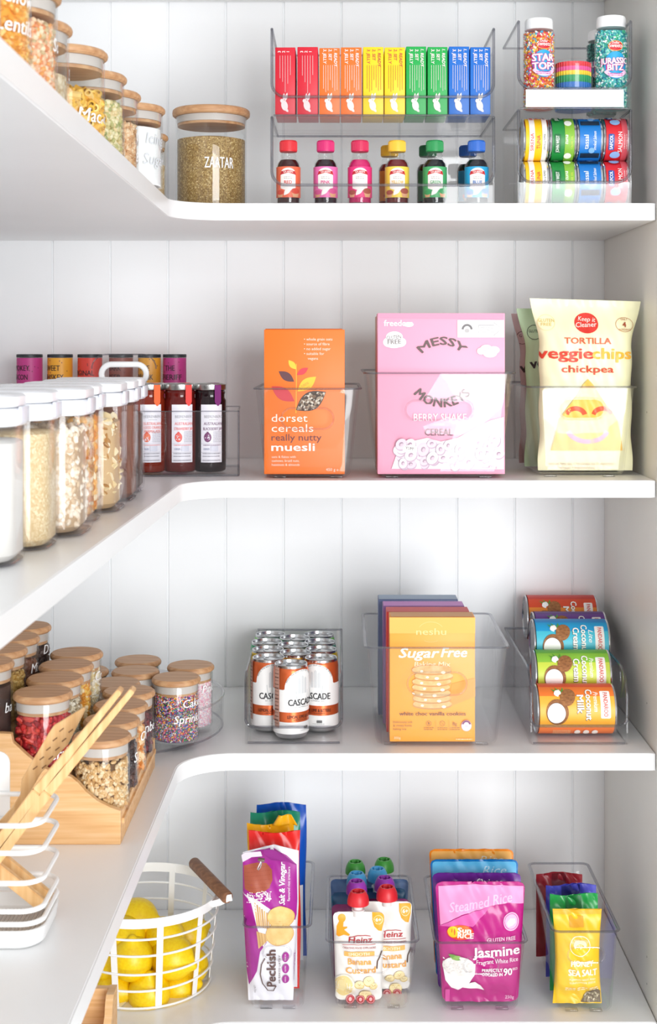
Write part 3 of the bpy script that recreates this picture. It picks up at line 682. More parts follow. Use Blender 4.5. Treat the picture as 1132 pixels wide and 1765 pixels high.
lay = [('1f6fc0', 35), ('149a5a', 47), ('f2cf2a', 54.5), ('e8559a', 62), ('e0323c', 70)]
zprev = .0015
for c, k in lay:
    z1 = PZ(183 - k + 2, D) - zT; mb = MB(); n = 72
    mb.lathe([(0, zprev), (R - .004, zprev), (R - .0022, z1), (R - .005, z1), (R - .007, zprev + .001), (0, zprev + .001)], c, n)
    for i in range(0, n, 2):
        t = 2 * PI * i / n; mb.box(((R - .0026) * math.sin(t), -(R - .0026) * math.cos(t), (zprev + z1) / 2), (.0011, .0011, z1 - zprev), c)
    tag(mb.build('cupcake_case_stack', root), None, kind='stuff'); zprev = z1 + .0002
# ================================================================== SECOND SHELF: bins of cereal and chips
o, D0 = clear_bin(438, 617, 670, 455, 605, 824, S2, .24, 'clear tapered bin holding the orange muesli box', hw=.5, hy=.33, hh=.2)
def muesli(D, label, front=True, xl=455, xr=594, yt=568):
    mb, a, done = carton('muesli_box', label, 'food box', xl, xr, yt, D, S2 + .006, .07, 'f2761f', K5, 'muesli boxes')
    if front:
        for k, s in enumerate(('• whole grain oats', '• source of fibre', '• no added sugar', '• suitable for', '   vegans')):
            a.t(s, 245 if k < 4 else 260, 205 + 19.5 * k, 11, 'f6e3cf', al='l', bold=.008)
        a.line([(213, 300), (214, 380), (212, 500)], 3, 'f6b632')
        a.leaf(212, 322, 182, 285, 24, 'f9c22d'); a.leaf(216, 345, 262, 316, 24, 'd8323f'); a.leaf(205, 372, 142, 330, 34, '5a2b33'); a.leaf(206, 452, 113, 392, 50, 'cf2f3c')
        a.leaf(218, 412, 294, 352, 44, 'f9c22d'); a.t('100%', 252, 388, 10, 'd8842a', w=34, rot=30, shear=.2); a.t('oats', 258, 402, 10, 'd8842a', w=26, rot=30)
        a.leaf(212, 488, 334, 414, 74, '3f302a'); a.leaf(216, 486, 331, 417, 66, 'muesli_mix')
        for s, y, c, b in (('dorset', 535, 'f7ead9', .006), ('cereals', 576, 'f7ead9', .006), ('really nutty', 612, '6a2b2f', 0), ('muesli', 653, 'fbf2e6', .03)):
            a.t(s, 113, y, 31 if c != '6a2b2f' else 27, c, al='l', bold=b, w={'dorset': 146, 'cereals': 170, 'really nutty': 203, 'muesli': 175}[s])
        for k, s in enumerate(('oats & flakes with', 'cashews, brazil nuts,', 'hazelnuts & almonds')): a.t(s, 114, 682 + 16 * k, 9.5, 'f6e3cf', al='l', bold=.006)
        a.t('450 g e', 334, 735, 12, 'f6e3cf', al='l', bold=.004)
    return done()
muesli(D0 + .0075, 'orange muesli box with leaf print standing at the front of its bin')
muesli(D0 + .082, 'orange muesli box hidden behind another, only its top edge showing', False, 457, 590, 566.5)
o, D0 = clear_bin(627, 882, 643, 650, 864, 824, S2, .24, 'clear tapered bin holding the pink cereal boxes', hw=.47, hy=.35, hh=.16)
mb, a, done = carton('cereal_box', 'pink cereal box with white rings printed at its foot', 'food box', 650.5, 870, 540, D0 + .0075, S2 + .006, .06, 'f4a6c0', K5)
a.h0 = .0005
a.poly([(546, 94), (1057, 94), (1055, 118), (548, 112)], 'ec8fac'); a.t('freedom', 628, 146, 24, 'fbe6ee', w=116, bold=.03); a.ell(670, 140, 20, 10, 'fbe6ee')
for q in ((612, 190, 34, 22), (590, 212, 24, 20), (634, 212, 26, 20), (610, 220, 34, 16)): a.ell(*q, 'f8f4f3')
a.t('GLUTEN', 610, 200, 16, '6a5a58', w=58, bold=.01, rot=6); a.t('FREE', 612, 219, 18, '6a5a58', w=54, bold=.02, rot=3)
a.rect(868, 122, 1058, 192, 'f9f6f5')
a.ring(907, 160, 18, 18, 9, '6a6566', 0, 180); a.ell(907, 165, 10, 9, 'b5b0b0'); a.rect(939, 132, 941, 186, 'bdb7b7')
a.line([(953, 143), (1016, 143), (1016, 132), (1048, 157), (1016, 184), (1016, 172), (953, 172), (953, 143)], 2.2, '8d8789'); a.t('HIDDEN', 985, 156, 8, '8d8789', w=48); a.t('GOODNESS', 985, 167, 8, '8d8789', w=56)
a.t('MESSY', 806, 222, 32, '5a4340', w=180, bold=.035, arc=112)
a.t('MONKEYS', 806, 476, 36, '5a4340', w=262, bold=.035, arc=-150)
for q in ((985, 238, 24, 16), (965, 248, 18, 14), (1015, 244, 24, 16), (1000, 258, 28, 16)): a.ell(*q, 'fbeef3')
for k, s in enumerate(('SOURCE OF', 'PROTEIN &', 'CALCIUM')): a.t(s, 998, 240 + 10 * k, 6.5, 'd792ab', w=48)
a.t('BERRY SHAKE', 797, 532, 30, 'fbeaf1', w=214, bold=.015); a.t('FLAVOUR', 793, 550, 8, 'fbeaf1', w=44); a.rect(752, 556, 845, 558, 'e58aa8')
a.t('CEREAL', 792, 591, 28, '6b4a52', w=112, bold=.012)
rr = random.Random(4)
a.poly([(600, 726), (630, 640), (690, 612), (745, 600), (800, 615), (870, 600), (940, 560), (1000, 530), (1056, 515), (1056, 728)], 'f3e9f0')
a.n += 1
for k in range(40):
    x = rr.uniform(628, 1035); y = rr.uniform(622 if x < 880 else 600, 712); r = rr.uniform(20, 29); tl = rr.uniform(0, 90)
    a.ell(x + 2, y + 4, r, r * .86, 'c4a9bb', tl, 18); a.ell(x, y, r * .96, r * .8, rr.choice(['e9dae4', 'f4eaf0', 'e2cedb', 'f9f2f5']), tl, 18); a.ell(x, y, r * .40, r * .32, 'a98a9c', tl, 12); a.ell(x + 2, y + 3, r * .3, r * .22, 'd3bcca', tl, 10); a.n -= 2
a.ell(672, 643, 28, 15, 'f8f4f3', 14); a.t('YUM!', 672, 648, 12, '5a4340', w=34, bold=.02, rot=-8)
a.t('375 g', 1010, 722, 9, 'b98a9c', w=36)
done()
mb, a, done = carton('cereal_box', 'brown cereal box directly behind the pink one', 'food box', 648, 866, 545, D0 + .069, S2 + .006, .055, 'b98d6c', K5); done()
mb, a, done = carton('cereal_box', 'tan cereal box at the back of the cereal bin', 'food box', 648, 862, 550, D0 + .126, S2 + .006, .05, 'd9b98c', K5); done()
# chips
o, D0 = clear_bin(913, 1096, 667, 925, 1078, 822, S2, .26, 'clear tapered bin of veggie chips beside the end panel', hw=.43, hy=.24, hh=.2)
def chip_hw(v): return (.83 + .012 * math.sin(v * 22) + (.17 * max(0, (v - .72) / .28) ** 1.3) + .02 * max(0, 1 - v * 5))
mb, a, done = packet('chip_bag', 'pale yellow bag of chickpea veggie chips at the front of the bin', 'snack bag', 917, 1111, 513, D0 + .012, S2 + .007, .028, paint('efecc2', .42), K6, 'bags of veggie chips', hw=chip_hw, top=lambda u: -.004 * (u + 1) * .6, crimp=.03, wr=.0016, seed=2)
a.ell(636, 312, 86, 76, 'd9362c'); a.ell(640, 300, 80, 66, 'dc3a2f'); a.t('Keep it', 640, 298, 34, 'faf0e4', w=125, bold=.01, shear=.25, rot=-4); a.t('Cleaner', 634, 340, 36, 'faf0e4', w=150, bold=.01, shear=.2, rot=3)
a.ring(350, 312, 60, 58, 3, 'e7d9a0'); a.t('GLUTEN', 350, 308, 24, 'd9bf6e', w=112, bold=.01); a.t('FREE', 350, 336, 22, 'd9bf6e', w=72, bold=.01)
a.ring(915, 318, 66, 54, 3, 'b56b3c', 0, 360); a.t('4', 915, 336, 38, 'a8492c', bold=.03); a.t('ONLY', 915, 285, 16, 'b56b3c', w=50, rot=0); a.t('INGREDIENTS', 915, 362, 14, 'b56b3c', w=92)
a.t('TORTILLA', 637, 464, 44, 'd2603a', w=334, bold=.03); 
a.t('veggie', 478, 572, 78, 'd8442f', w=385, bold=.035); a.t('chips', 815, 572, 78, 'f0b23c', w=292, bold=.035); a.t('chickpea', 637, 672, 50, 'cd4a2e', w=372, bold=.03)
a.poly([(636, 720), (600, 760), (560, 830), (430, 1010), (380, 1240), (900, 1240), (850, 1010), (720, 830), (672, 760)], 'f3c358')
a.ring(548, 990, 66, 58, 34, 'e0582f', 15, 165); a.ring(740, 990, 66, 58, 34, 'e0582f', 15, 165)
a.ring(635, 1060, 150, 110, 34, 'cfa0b8', 200, 340); a.t('NO ARTIFICIAL COLOURS OR FLAVOURS', 610, 1350, 18, 'a8793c', w=470); a.t('NO NASTY PRESERVATIVES', 580, 1378, 16, 'a8793c', w=260)
done()
mb, a, done = packet('chip_bag', 'pale green bag of veggie chips tucked behind the yellow bag', 'snack bag', 893, 1086, 531, D0 + .085, S2 + .007, .024, paint('bcd6ae', .42), K6, 'bags of veggie chips', hw=chip_hw, crimp=.03, wr=.0016, seed=4)
a.ring(262, 385, 50, 52, 4, '3b4a38'); a.t('GLUTEN', 262, 386, 20, '3b4a38', w=80); a.t('veggie', 360, 630, 70, '2b2326', w=250, bold=.035, rot=8)
done()
mb, a, done = packet('chip_bag', 'dusty pink bag of veggie chips at the back of the bin', 'snack bag', 884, 1070, 540, D0 + .150, S2 + .007, .024, paint('cdaab0', .42), K6, 'bags of veggie chips', hw=chip_hw, crimp=.03, wr=.0016, seed=6)
a.ring(176, 425, 40, 46, 4, '5a3a40'); a.t('G', 165, 420, 20, '5a3a40'); a.t('veggie', 290, 660, 70, '3b1f26', w=250, bold=.035, rot=8); a.t('jalapeno', 330, 745, 60, '4a2a30', w=220, bold=.02)
done()

# ================================================================== SECOND SHELF: spice tubes, jam caddy, pouring containers
for x0, x1, c, w1, w2, lb in ((29, 73, 'c8428c', 'SMOKEY', 'BACON', 'magenta spice tube standing first at the outer end of the row'), (82, 125, 'f0a934', 'SWEET', 'WHISKEY', 'yellow spice tube next to the outer magenta tube'),
        (134, 176, 'e3483c', 'ORIGINAL', '', 'red spice tube between a yellow and a brown tube'), (188, 229, '94554a', 'DARK', 'BEER', 'brown spice tube behind the caddy handle'),
        (238, 277, 'e9a431', 'THE', 'DRUNK', 'yellow spice tube between the brown tube and the last magenta tube'), (281, 321, 'b83a82', 'THE', 'SHERIFF', 'magenta spice tube standing last, above the jam jars')):
    D = 2.35; R = (x1 - x0) / 2 * D / F; H = PZ(610.5, D) - S2
    root = empty('spice_tube', (PX((x0 + x1) / 2, D), D, S2), lb, 'spice tube', 'spice tubes at the back of the second shelf')
    mb = MB(); mb.lathe([(0, 0), (R * .98, 0), (R * .98, .004), (R, .0045), (R, H - .006)], c, 36); mb.lathe([(R, H - .006), (0, H - .006)], c, 36)
    a = Art(mb, cyl_surf(R), D - R, (x0 + x1) / 2, S2, K18, maxlen=.003); xm = ((x0 + x1) / 2) / K18[2]
    sh = {'SMOKEY': -62, 'SWEET': -52, 'ORIGINAL': -58, 'DARK': -42, 'THE': -30}[w1]
    if w2: a.t(w1, xm + sh, 170, 40, '2a1c22', w=27 * len(w1), bold=.02); a.t(w2, xm + sh, 238, 40, '2a1c22', w=27 * len(w2), bold=.02)
    else: a.t(w1, xm + sh, 206, 38, '2a1c22', w=26 * len(w1), bold=.02)
    rr = random.Random(x0)
    for k in range(9): a.ell(xm + rr.uniform(-85, 85), rr.uniform(75, 300), 3, 4.5, '5a2a30', 20, 8)
    mb.build('tube_body', root)
    mb = MB(); mb.lathe([(0, H - .0055), (R * 1.01, H - .0055), (R * 1.015, H - .0045), (R * 1.015, H - .0008), (R * .98, H), (0, H)], '2e3236', 36); mb.build('lid', root)
# caddy: clear tray with a handled centre panel
cz = .0; Dc = 2.185; Xc = -.330; Wc = .352; dc = .165; hc = PZ(708, 2.17) - S2
cr = (0, 0, math.radians(3.5))
mb = MB(); tk = .0024
mb.box((0, 0, tk / 2 + .0012), (Wc, dc, tk), 'clear_plastic')
for sy in (-1, 1): mb.box((0, sy * (dc / 2 - tk / 2), hc / 2 + .002), (Wc - 2 * tk, tk, hc), 'clear_plastic')
for sx in (-1, 1): mb.box((sx * (Wc / 2 - tk / 2), 0, hc / 2 + .002), (tk, dc, hc), 'clear_plastic')
caddy = tag(mb.build('jam_caddy', loc=(Xc, Dc, S2), rot=cr), 'clear carry caddy with a white handle loop holding the jam jars', 'storage caddy')
mb = MB(); hz = PZ(611, 2.185) - S2
pan = rrect(.098, hz, .022, 8, (0.0, hz / 2)); mb.prism([(p[0], max(p[1], .004)) for p in pan], .0, .003, 'clear_plastic', 'y'); mb.build('centre_panel', caddy)
mb = MB(); mb.tube([(p[0], .0015, p[1]) for p in pan if p[1] > hz * .5], .0012, 'clear_rim', 8); mb.build('panel_rim', caddy)
mb = MB(); cy = (PZ(626, 2.185) + PZ(664, 2.185)) / 2 - S2; mb.tube([(p[0], .0, p[1]) for p in rrect(.068, .030, .0149, 9, (0.0, cy))], .0027, 'f2f2f3', 8, True, (.0045, .0027)); mb.build('handle', caddy)
for sy in (-1, 1):
    mb = MB(); mb.tube([(-Wc / 2, sy * (dc / 2 - .001), hc + .002), (Wc / 2, sy * (dc / 2 - .001), hc + .002)], .0011, 'clear_rim', 6); mb.build('rim', caddy)
    mb = MB(); mb.tube([(-Wc / 2, sy * (dc / 2), .0018), (Wc / 2, sy * (dc / 2), .0018)], .0018, 'clear_rim', 6); mb.build('base_edge', caddy)
for sx in (-1, 1):
    mb = MB(); mb.tube([(sx * Wc / 2, -dc / 2, .001), (sx * Wc / 2, -dc / 2, hc + .003)], .0014, 'clear_rim', 6); mb.tube([(sx * Wc / 2, -dc / 2, hc + .002), (sx * Wc / 2, dc / 2, hc + .002)], .0011, 'clear_rim', 6); mb.build('end_rim', caddy)
def jam_jar(px, D, R, jam, strip, title, tcol, fruit, label, lx):
    root = empty('jam_jar', (PX(px, D), D, S2 + .0042), label, 'jam jar', 'jam jars in the clear caddy')
    H = PZ(660, D) - S2 - .0042
    mb = MB(); mb.lathe([(0, 0), (R - .004, 0), (R - .001, .002), (R, .006), (R, H - .026), (R - .0022, H - .022), (R - .0022, H - .017), (R - .001, H - .014), (R - .003, H - .010), (0, H - .010)], jam, 40); mb.build('jam_glass', root)
    mb = MB(); mb.lathe([(0, H - .0102), (R - .0008, H - .0102), (R, H - .009), (R, H - .002), (R - .002, H), (0, H)], paint('b9bab8', .3, 1.0), 40); mb.build('lid', root)
    mb = MB(); a = Art(mb, cyl_surf(R), D - R, px, S2 + .0042, K17, maxlen=.003); W = 108
    a.rect(lx - W, 325, lx + W, 890, 'eceaf2')
    a.t('BEERENBERG', lx + 20, 455, 26, '7a7880', w=186, bold=.0); a.dashes(lx - 25, lx + 60, [472], '9a98a0', 4)
    for k, s in enumerate(title): a.t(s, lx + 14, 525 + (50 if len(title) == 2 else 38) * k, 28, tcol, w=min(195, 17 * len(s) + 12), bold=.02)
    a.ell(lx - 40, 645, 36, 46, tcol); a.ell(lx - 40, 645, 30, 40, fruit); a.star(lx - 40, 600, 8, 16, 6, tcol)
    rr = random.Random(int(px))
    for k in range(18): a.ell(lx - 40 + rr.uniform(-22, 22), 645 + rr.uniform(-28, 30), 5, 5, 'eceaf2' if k % 2 else tcol, 0, 8)
    a.dashes(lx + 12, lx + W - 6, [590, 606, 622, 638, 654, 670, 686], 'a5a3ad', 5, 3); a.rect(lx - W, 706, lx + W, 708, 'b9b7c0'); a.dashes(lx - 80, lx + 90, [718], tcol, 5)
    a.rect(lx - 10, 730, lx + 60, 780, 'd4d5e2'); a.dashes(lx - 76, lx - 20, [752, 762], '8a90b0', 5); a.rect(lx - W, 790, lx + W, 792, 'b9b7c0'); a.dashes(lx - 84, lx + 80, [800, 826, 866], '7a7882', 6, 8)
    mb.build('label', root)
    mb = MB(); st = R * .32; pts = [(0, H + .0004), (-R + .002, H + .0006), (-R - .0011, H - .003)]
    b = []
    for i in range(15): b.append((-(R + .0011) , H - .003 - i * .0022))
    path = [(0.002, H + .0006)] + [(-R + .003, H + .0006)] + b
    n = len(path); vs = []
    for i, (yy, z) in enumerate(path):
        hw_ = .0052 if i < n - 3 else (.0045, .003, .0008)[i - n + 3]
        for s in (-1, 1):
            ang = hw_ / R * s; vs += [((abs(yy)) * math.sin(ang) if abs(yy) > .01 else hw_ * s, -(abs(yy)) * math.cos(ang) if abs(yy) > .01 else yy, z)]
    T = Matrix.Rotation((lx + 60 - (px - 230) / K17[2]) * K17[2] * D / F / R, 4, 'Z')
    mb.add(vs, [(2 * i, 2 * i + 1, 2 * i + 3, 2 * i + 2) for i in range(n - 1)], strip, T); mb.build('tamper_strip', root)
jam_jar(257, 2.140, .0245, paint('7a2412', .06), 'ef6a3a', ['AUSTRALIAN', 'BLOOD ORANGE', 'MARMALADE'], 'e2604a', 'f08a6a', 'jar of blood orange marmalade with an orange tamper strip', 192)
jam_jar(310, 2.147, .0245, paint('5c1411', .06), 'f0504c', ['AUSTRALIAN', 'STRAWBERRY JAM'], 'e2504a', 'ef6a5c', 'jar of strawberry jam with a coral tamper strip', 497)
jam_jar(361.5, 2.156, .0245, paint('1d0e12', .06), '7a2a72', ['AUSTRALIAN', 'BLACKBERRY JAM'], '6a2a5c', '8a4a7c', 'jar of blackberry jam with a purple tamper strip', 778)
def pourer(D, label, fname, flabel, fn, xr=-.254, w=.115, d=.086, H=.151, fill=.12):
    loc = (xr - w / 2, D + d / 2, S2); root = empty('pouring_container', loc, label, 'food container', 'white lidded pouring containers on the second shelf')
    hb = H - .024
    R = lambda w_, d_, z, r: [(p[0], p[1], z) for p in rrect(w_, d_, r, 7)]
    mb = MB(); t = .0018
    loft(mb, [R(w - .010, d - .010, .0008, .022), R(w - .003, d - .003, .003, .025), R(w, d, .009, .027), R(w, d, hb, .027), R(w - 2 * t, d - 2 * t, hb, .0255), R(w - 2 * t, d - 2 * t, .009, .0255), R(w - .012, d - .012, .0035, .022)], 'clear_plastic'); mb.build('clear_body', root)
    mb = MB(); mb.tube([(p[0], p[1], .002) for p in rrect(w - .008, d - .008, .022, 7)], .0013, 'clear_grey', 6, True); mb.build('base_edge', root)
    mb = MB(); loft(mb, [R(w - .001, d - .001, hb - .004, .0265), R(w + .002, d + .002, hb - .003, .028), R(w + .002, d + .002, hb + .010, .028), R(w - .001, d - .001, hb + .012, .0265)], paint('eceef4', .25)); lid = mb.build('lid', root)
    mb = MB(); loft(mb, [R(w - .004, d - .004, hb + .0125, .026), R(w + .001, d, hb + .0135, .028), R(w + .001, d, hb + .022, .028), R(w - .006, d - .006, hb + .024, .025)], paint('f3f4f8', .22)); mb.build('flip_top', lid)
    mb = MB(); mb.box((w / 2 + .0022, 0, hb + .006), (.0035, .034, .015), paint('d9dce6', .25), .0015); mb.build('latch', lid)
    mb = MB(); fn(mb, w - 2 * t - .002, d - 2 * t - .002, fill); tag(mb.build(fname, loc=loc), flabel, 'dry goods', kind='stuff')
    return root
def block(mat):
    def f(mb, w, d, h): loft(mb, [[(p[0], p[1], z) for p in rrect(w - k, d - k, .024, 6)] for z, k in ((.0042, .010), (.010, 0), (h - .002, 0), (h, .006))], mat)
    return f
def chunks(core, size, n, cols, seed):
    def f(mb, w, d, h):
        block(core)(mb, w - .010, d - .010, h - .006); rr = random.Random(seed); P_ = rrect(w - .004, d - .004, .024, 8)
        for _ in range(n):
            i = rr.randrange(len(P_)); A, B = Vector(P_[i]), Vector(P_[(i + 1) % len(P_)]); c = A.lerp(B, rr.random())
            if (c.x < -w * .2): continue
            c = c * (1 - max(size) / (w / 2) * rr.uniform(.75, 1.1)); k = rr.uniform(.8, 1.15)
            mb.ell((c.x, c.y, rr.uniform(.006 + max(size), h - max(size) * .5)), [q * k for q in size], rr.choice(cols), rand_rot(rr), 7, 5)
        for _ in range(40): mb.ell((rr.uniform(-w / 2.6, w / 2.6), rr.uniform(-d / 2.6, d / 2.6), h - size[0] * .8), size, rr.choice(cols), rand_rot(rr), 7, 5)
    return f
pourer(1.232, 'pouring container of white rice, cut off by the picture edge', 'white_rice', 'white rice filling the container at the picture edge', block('efece6'), xr=-.284, fill=.110)
pourer(1.336, 'pouring container of pale golden couscous', 'couscous', 'golden couscous filling its container', block('couscous_grain'), xr=-.2745, d=.084, fill=.112)
pourer(1.430, 'pouring container of whole cashew nuts', 'cashew_nuts', 'pale cashew nuts filling their container', chunks('c3a684', (.0062, .0036, .0036), 800, ['e6d3ba', 'efe0cb', 'd8bfa0', 'f3e8d8'], 3), xr=-.2590, d=.100, fill=.114)
pourer(1.548, 'pouring container of orange cheese snacks behind the cashews', 'cheese_snacks', 'orange snacks filling their container', chunks('c98a3c', (.0062, .005, .004), 700, ['e0983c', 'eaae56', 'd07f2c', 'f0c27a', 'f0dcb8'], 5), xr=-.2655, d=.078, fill=.115)
pourer(1.640, 'pouring container of cream coconut chips', 'coconut_chips', 'curled cream coconut chips filling their container', chunks('cfae80', (.010, .006, .0022), 480, ['efe0bd', 'f5ead0', 'e5cf9f', 'b98748'], 7), xr=-.2548, d=.098, fill=.112)
pourer(1.757, 'pouring container of brown cocoa powder', 'cocoa', 'brown cocoa filling its container', block('cocoa_powder'), xr=-.2562, d=.086, fill=.121)
pourer(1.860, 'pouring container of dark powder, last of the row beside the jam', 'dark_drinking_chocolate', 'dark powder filling the container beside the jam', block('dark_powder'), xr=-.261, d=.080, fill=.105)
# ================================================================== THIRD SHELF: drink cans
Dn = DZ(1281, S3 + .001); wn = (590 - 422) * Dn / F
open_bin(PX(506, Dn), Dn, S3, wn, .32, .104, PZ(1253, Dn) - S3, 'clear bin packed with slim drink cans', rc=.012, front_cut=.02)
def drink_can(px, D, col, label, turn, art=True):
    R, H = .0265, .1085; root = empty('drink_can', (PX(px, D), D, S3 + .0036), label, 'drink can', 'drink cans in the clear bin', rot=(0, 0, turn))
    mb = MB(); mb.lathe([(0, .004), (R * .7, .003), (R * .78, .0005), (R * .84, .0005), (R * .995, .008), (R * .988, .010), (R * .988, H - .013), (R * .98, H - .0108), (R * .93, H - .0046), (R * .925, H - .003), (R * .93, H - .001), (R * .89, H), (R * .86, H - .0005), (R * .83, H - .0045), (0, H - .0042)], 'aluminium', 40); mb.build('can_body', root)
    mb = MB(); T = Matrix.Translation((0, -.003, H - .0034)) @ Matrix.Rotation(math.radians(20), 4, 'Z')
    mb.prism(rrect(.0125, .021, .006, 6), 0, .0011, 'aluminium', T=T); mb.prism(rrect(.006, .005, .0024, 5, (0, .0055)), .0009, .0014, '77787a', T=T); mb.build('ring_pull', root)
    met = paint(col, .28, .55); white = paint('f1f0ee', .35)
    mb = MB(); mb.lathe([(R, .008), (R, H - .013), (R * .992, H - .0105), (R * .955, H - .0055), (R * .935, H - .0045)], met, 48)
    a = Art(mb, cyl_surf(R), F, 0, 0, (0, 0, 1), maxlen=.003); a.uv = lambda x, y: (x, y); s = 1.66e-4; a.k = 1.0
    a.rect(-.083, .008, .083, .0255, white); 
    if art:
        zb = lambda y: .0085 + (1100 - y) * s * .985
        a.poly([(-.030, zb(905)), (-.030, zb(705)), (-.0285, zb(700))] + [(.028 * -math.cos(t * PI / 16), zb(700) + .029 * math.sin(t * PI / 16)) for t in range(17)] + [(.0285, zb(700)), (.030, zb(705)), (.030, zb(905))], white)
        a.rect(-.083, zb(905), -.028, zb(705), white); a.rect(.028, zb(905), .083, zb(705), white)
        a.t('BRING THE BEST OUT OF YOUR SPIRITS', 0, zb(540), .0021, '4a4a4a', w=.062, arc=.026)
        for k in (-1, 0, 1): a.poly([(k * .0055 - .0022, zb(740)), (k * .0055 + .0022, zb(740)), (k * .0055 + .0022, zb(590) - abs(k) * .003), (k * .0055, zb(575) - abs(k) * .003), (k * .0055 - .0022, zb(590) - abs(k) * .003)], 'd5d7d8')
        a.ring(0, zb(715), .0105, .0235, .0008, 'c3c6c8', 0, 180)
        a.t('CASCADE', 0, zb(845), .0092, '2b2a2c', w=.0445, bold=.035); a.t('EST. AUSTRALIA 1824', 0, zb(866), .0016, '8a8a8a', w=.026)
        a.t('LEMON, LIME & BITTERS', 0, zb(962), .0046, '4a2216', w=.047, bold=.02); a.dashes(-.014, .014, [zb(978)], '7a3a22', .0008)
        a.rect(.002, zb(1062), .010, zb(1038), '6a6a6a', .0005); a.dashes(-.004, .014, [zb(1074)], '9a9a9a', .0006)
        a.rect(-.046, zb(1050), -.036, zb(505), paint('b98f80', .4)); 
        for k in range(16): a.rect(-.0452, zb(530 + 32 * k), -.0372, zb(530 + 32 * k + 3 + k % 3 * 3), '5a3a30')
    mb.build('printed_wrap', root)
    return root
for px, D, c, lb, tn, ar in ((501.5, 2.133, 'd9693a', 'copper drink can at the very front of the clear bin', .72, True), (463, 2.174, 'd9693a', 'copper drink can at the front of the bin beside its outer wall', .35, True),
        (553, 2.172, 'd9693a', 'copper drink can at the front beside the wall facing the cookie mixes', -.30, True), (509, 2.207, 'd99a2a', 'gold drink can in the middle column, second back', .3, False),
        (462, 2.232, 'd8b51f', 'yellow drink can in the outer column, second back', .1, False), (553, 2.232, 'd8b51f', 'yellow drink can on the side of the cookie mixes, second back', .5, False),
        (505, 2.262, '3f9d7c', 'sea green drink can in the middle column, third back', .2, False), (460, 2.288, '2f9a68', 'green drink can in the outer column, third back', .6, False),
        (551, 2.288, '14705a', 'dark teal drink can on the side of the cookie mixes, third back', .4, False), (508, 2.318, '2f9a80', 'teal drink can in the middle column at the back', .2, False),
        (466, 2.346, '6fbf4a', 'lime green drink can at the back of the outer column', .2, False), (549, 2.346, '63b545', 'lime green drink can at the back nearest the cookie mixes', .2, False)):
    drink_can(px, D, c, lb, tn, ar)

# ================================================================== THIRD SHELF: baking mixes
o, D0 = clear_bin(633, 876, 1116, 647, 858, 1287, S3, .24, 'clear tapered bin half filled with cookie mix boxes', hw=.42, hy=.36, hh=.2)
D = D0 + .0085
mb, a, done = carton('baking_mix_box', 'orange cookie mix box standing at the front of its bin', 'food box', 671.5, 818.5, 1064, D, S3 + .006, .042, 'fba83f', K15, 'cookie mix boxes')
a.n += 2
a.poly([(207, 219), (803, 219), (803, 330), (207, 330)], 'fbb24c')
a.ring(495, 320, 92, 70, 3, 'fbc878', 30, 150); a.t('neshu', 497, 340, 46, 'f9cf86', w=208, bold=.01); a.ring(495, 320, 92, 70, 3, 'fbc878', 240, 300)
a.poly([(600, 850), (803, 770), (803, 640), (640, 680)], 'f59a3c')
a.t('Sugar', 412, 498, 66, 'fdf3e2', w=280, bold=.035, shear=.25); a.t('Free', 655, 494, 66, 'fdf3e2', w=180, bold=.035, shear=.25)
a.t('Baking Mix', 505, 560, 34, 'fcdcae', w=250, bold=.02, shear=.1)
for k, (x, y, w_) in enumerate(((505, 820, 136), (502, 780, 134), (500, 742, 132), (495, 702, 132), (500, 662, 136), (515, 622, 134), (500, 580, 138))):
    a.ell(x, y + 10, w_, 30, 'c98d4c'); a.ell(x, y, w_, 30, 'cookie_dough'); a.ell(x + 80 - 30 * (k % 3), y + 20, 15, 10, 'f7ead2'); a.ell(x - 70 + 25 * (k % 2), y + 12, 11, 8, 'f7ead2')
a.t('white choc vanilla cookies', 506, 900, 27, '7a4632', w=462, bold=.02)
for k, s in enumerate(('Deliciously soft', '& chewy home', 'baking mix')): a.t(s, 232, 953 + 24 * k, 15, '8f5a34', al='l')
for x, s in ((480, ''), (574, ''), (660, '')): pass
a.ring(480, 954, 17, 17, 2.5, '8f5a34'); a.leaf(480, 964, 480, 944, 10, '8f5a34'); a.ring(574, 954, 17, 17, 2.5, '8f5a34'); a.line([(564, 944), (584, 964)], 2, '8f5a34'); a.t('8g', 660, 968, 24, '8f5a34', bold=.0)
for x in (527, 621): a.rect(x, 930, x + 2, 1008, 'c98a3c')
for x in (480, 574, 660): a.dashes(x - 34, x + 34, [982, 995], '8f5a34', 4, x)
a.ell(741, 970, 36, 38, 'f4efe8'); a.ring(741, 960, 24, 22, 14, '7c2a62', 0, 180); a.ell(741, 972, 12, 10, 'd9c8d0'); a.ring(741, 970, 34, 36, 2, 'b98aa8')
a.t('300g', 260, 1062, 17, 'fcdcae', bold=.01); a.dashes(668, 780, [1060], 'fcdcae', 6)
w2 = (818.5 - 671.5) * D / F; hB = PZ(1064, D) - S3 - .006
mb.rows = None
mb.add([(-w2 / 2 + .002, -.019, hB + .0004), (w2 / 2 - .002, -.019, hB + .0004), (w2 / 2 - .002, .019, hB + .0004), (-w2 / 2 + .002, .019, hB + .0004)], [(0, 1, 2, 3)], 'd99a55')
done()
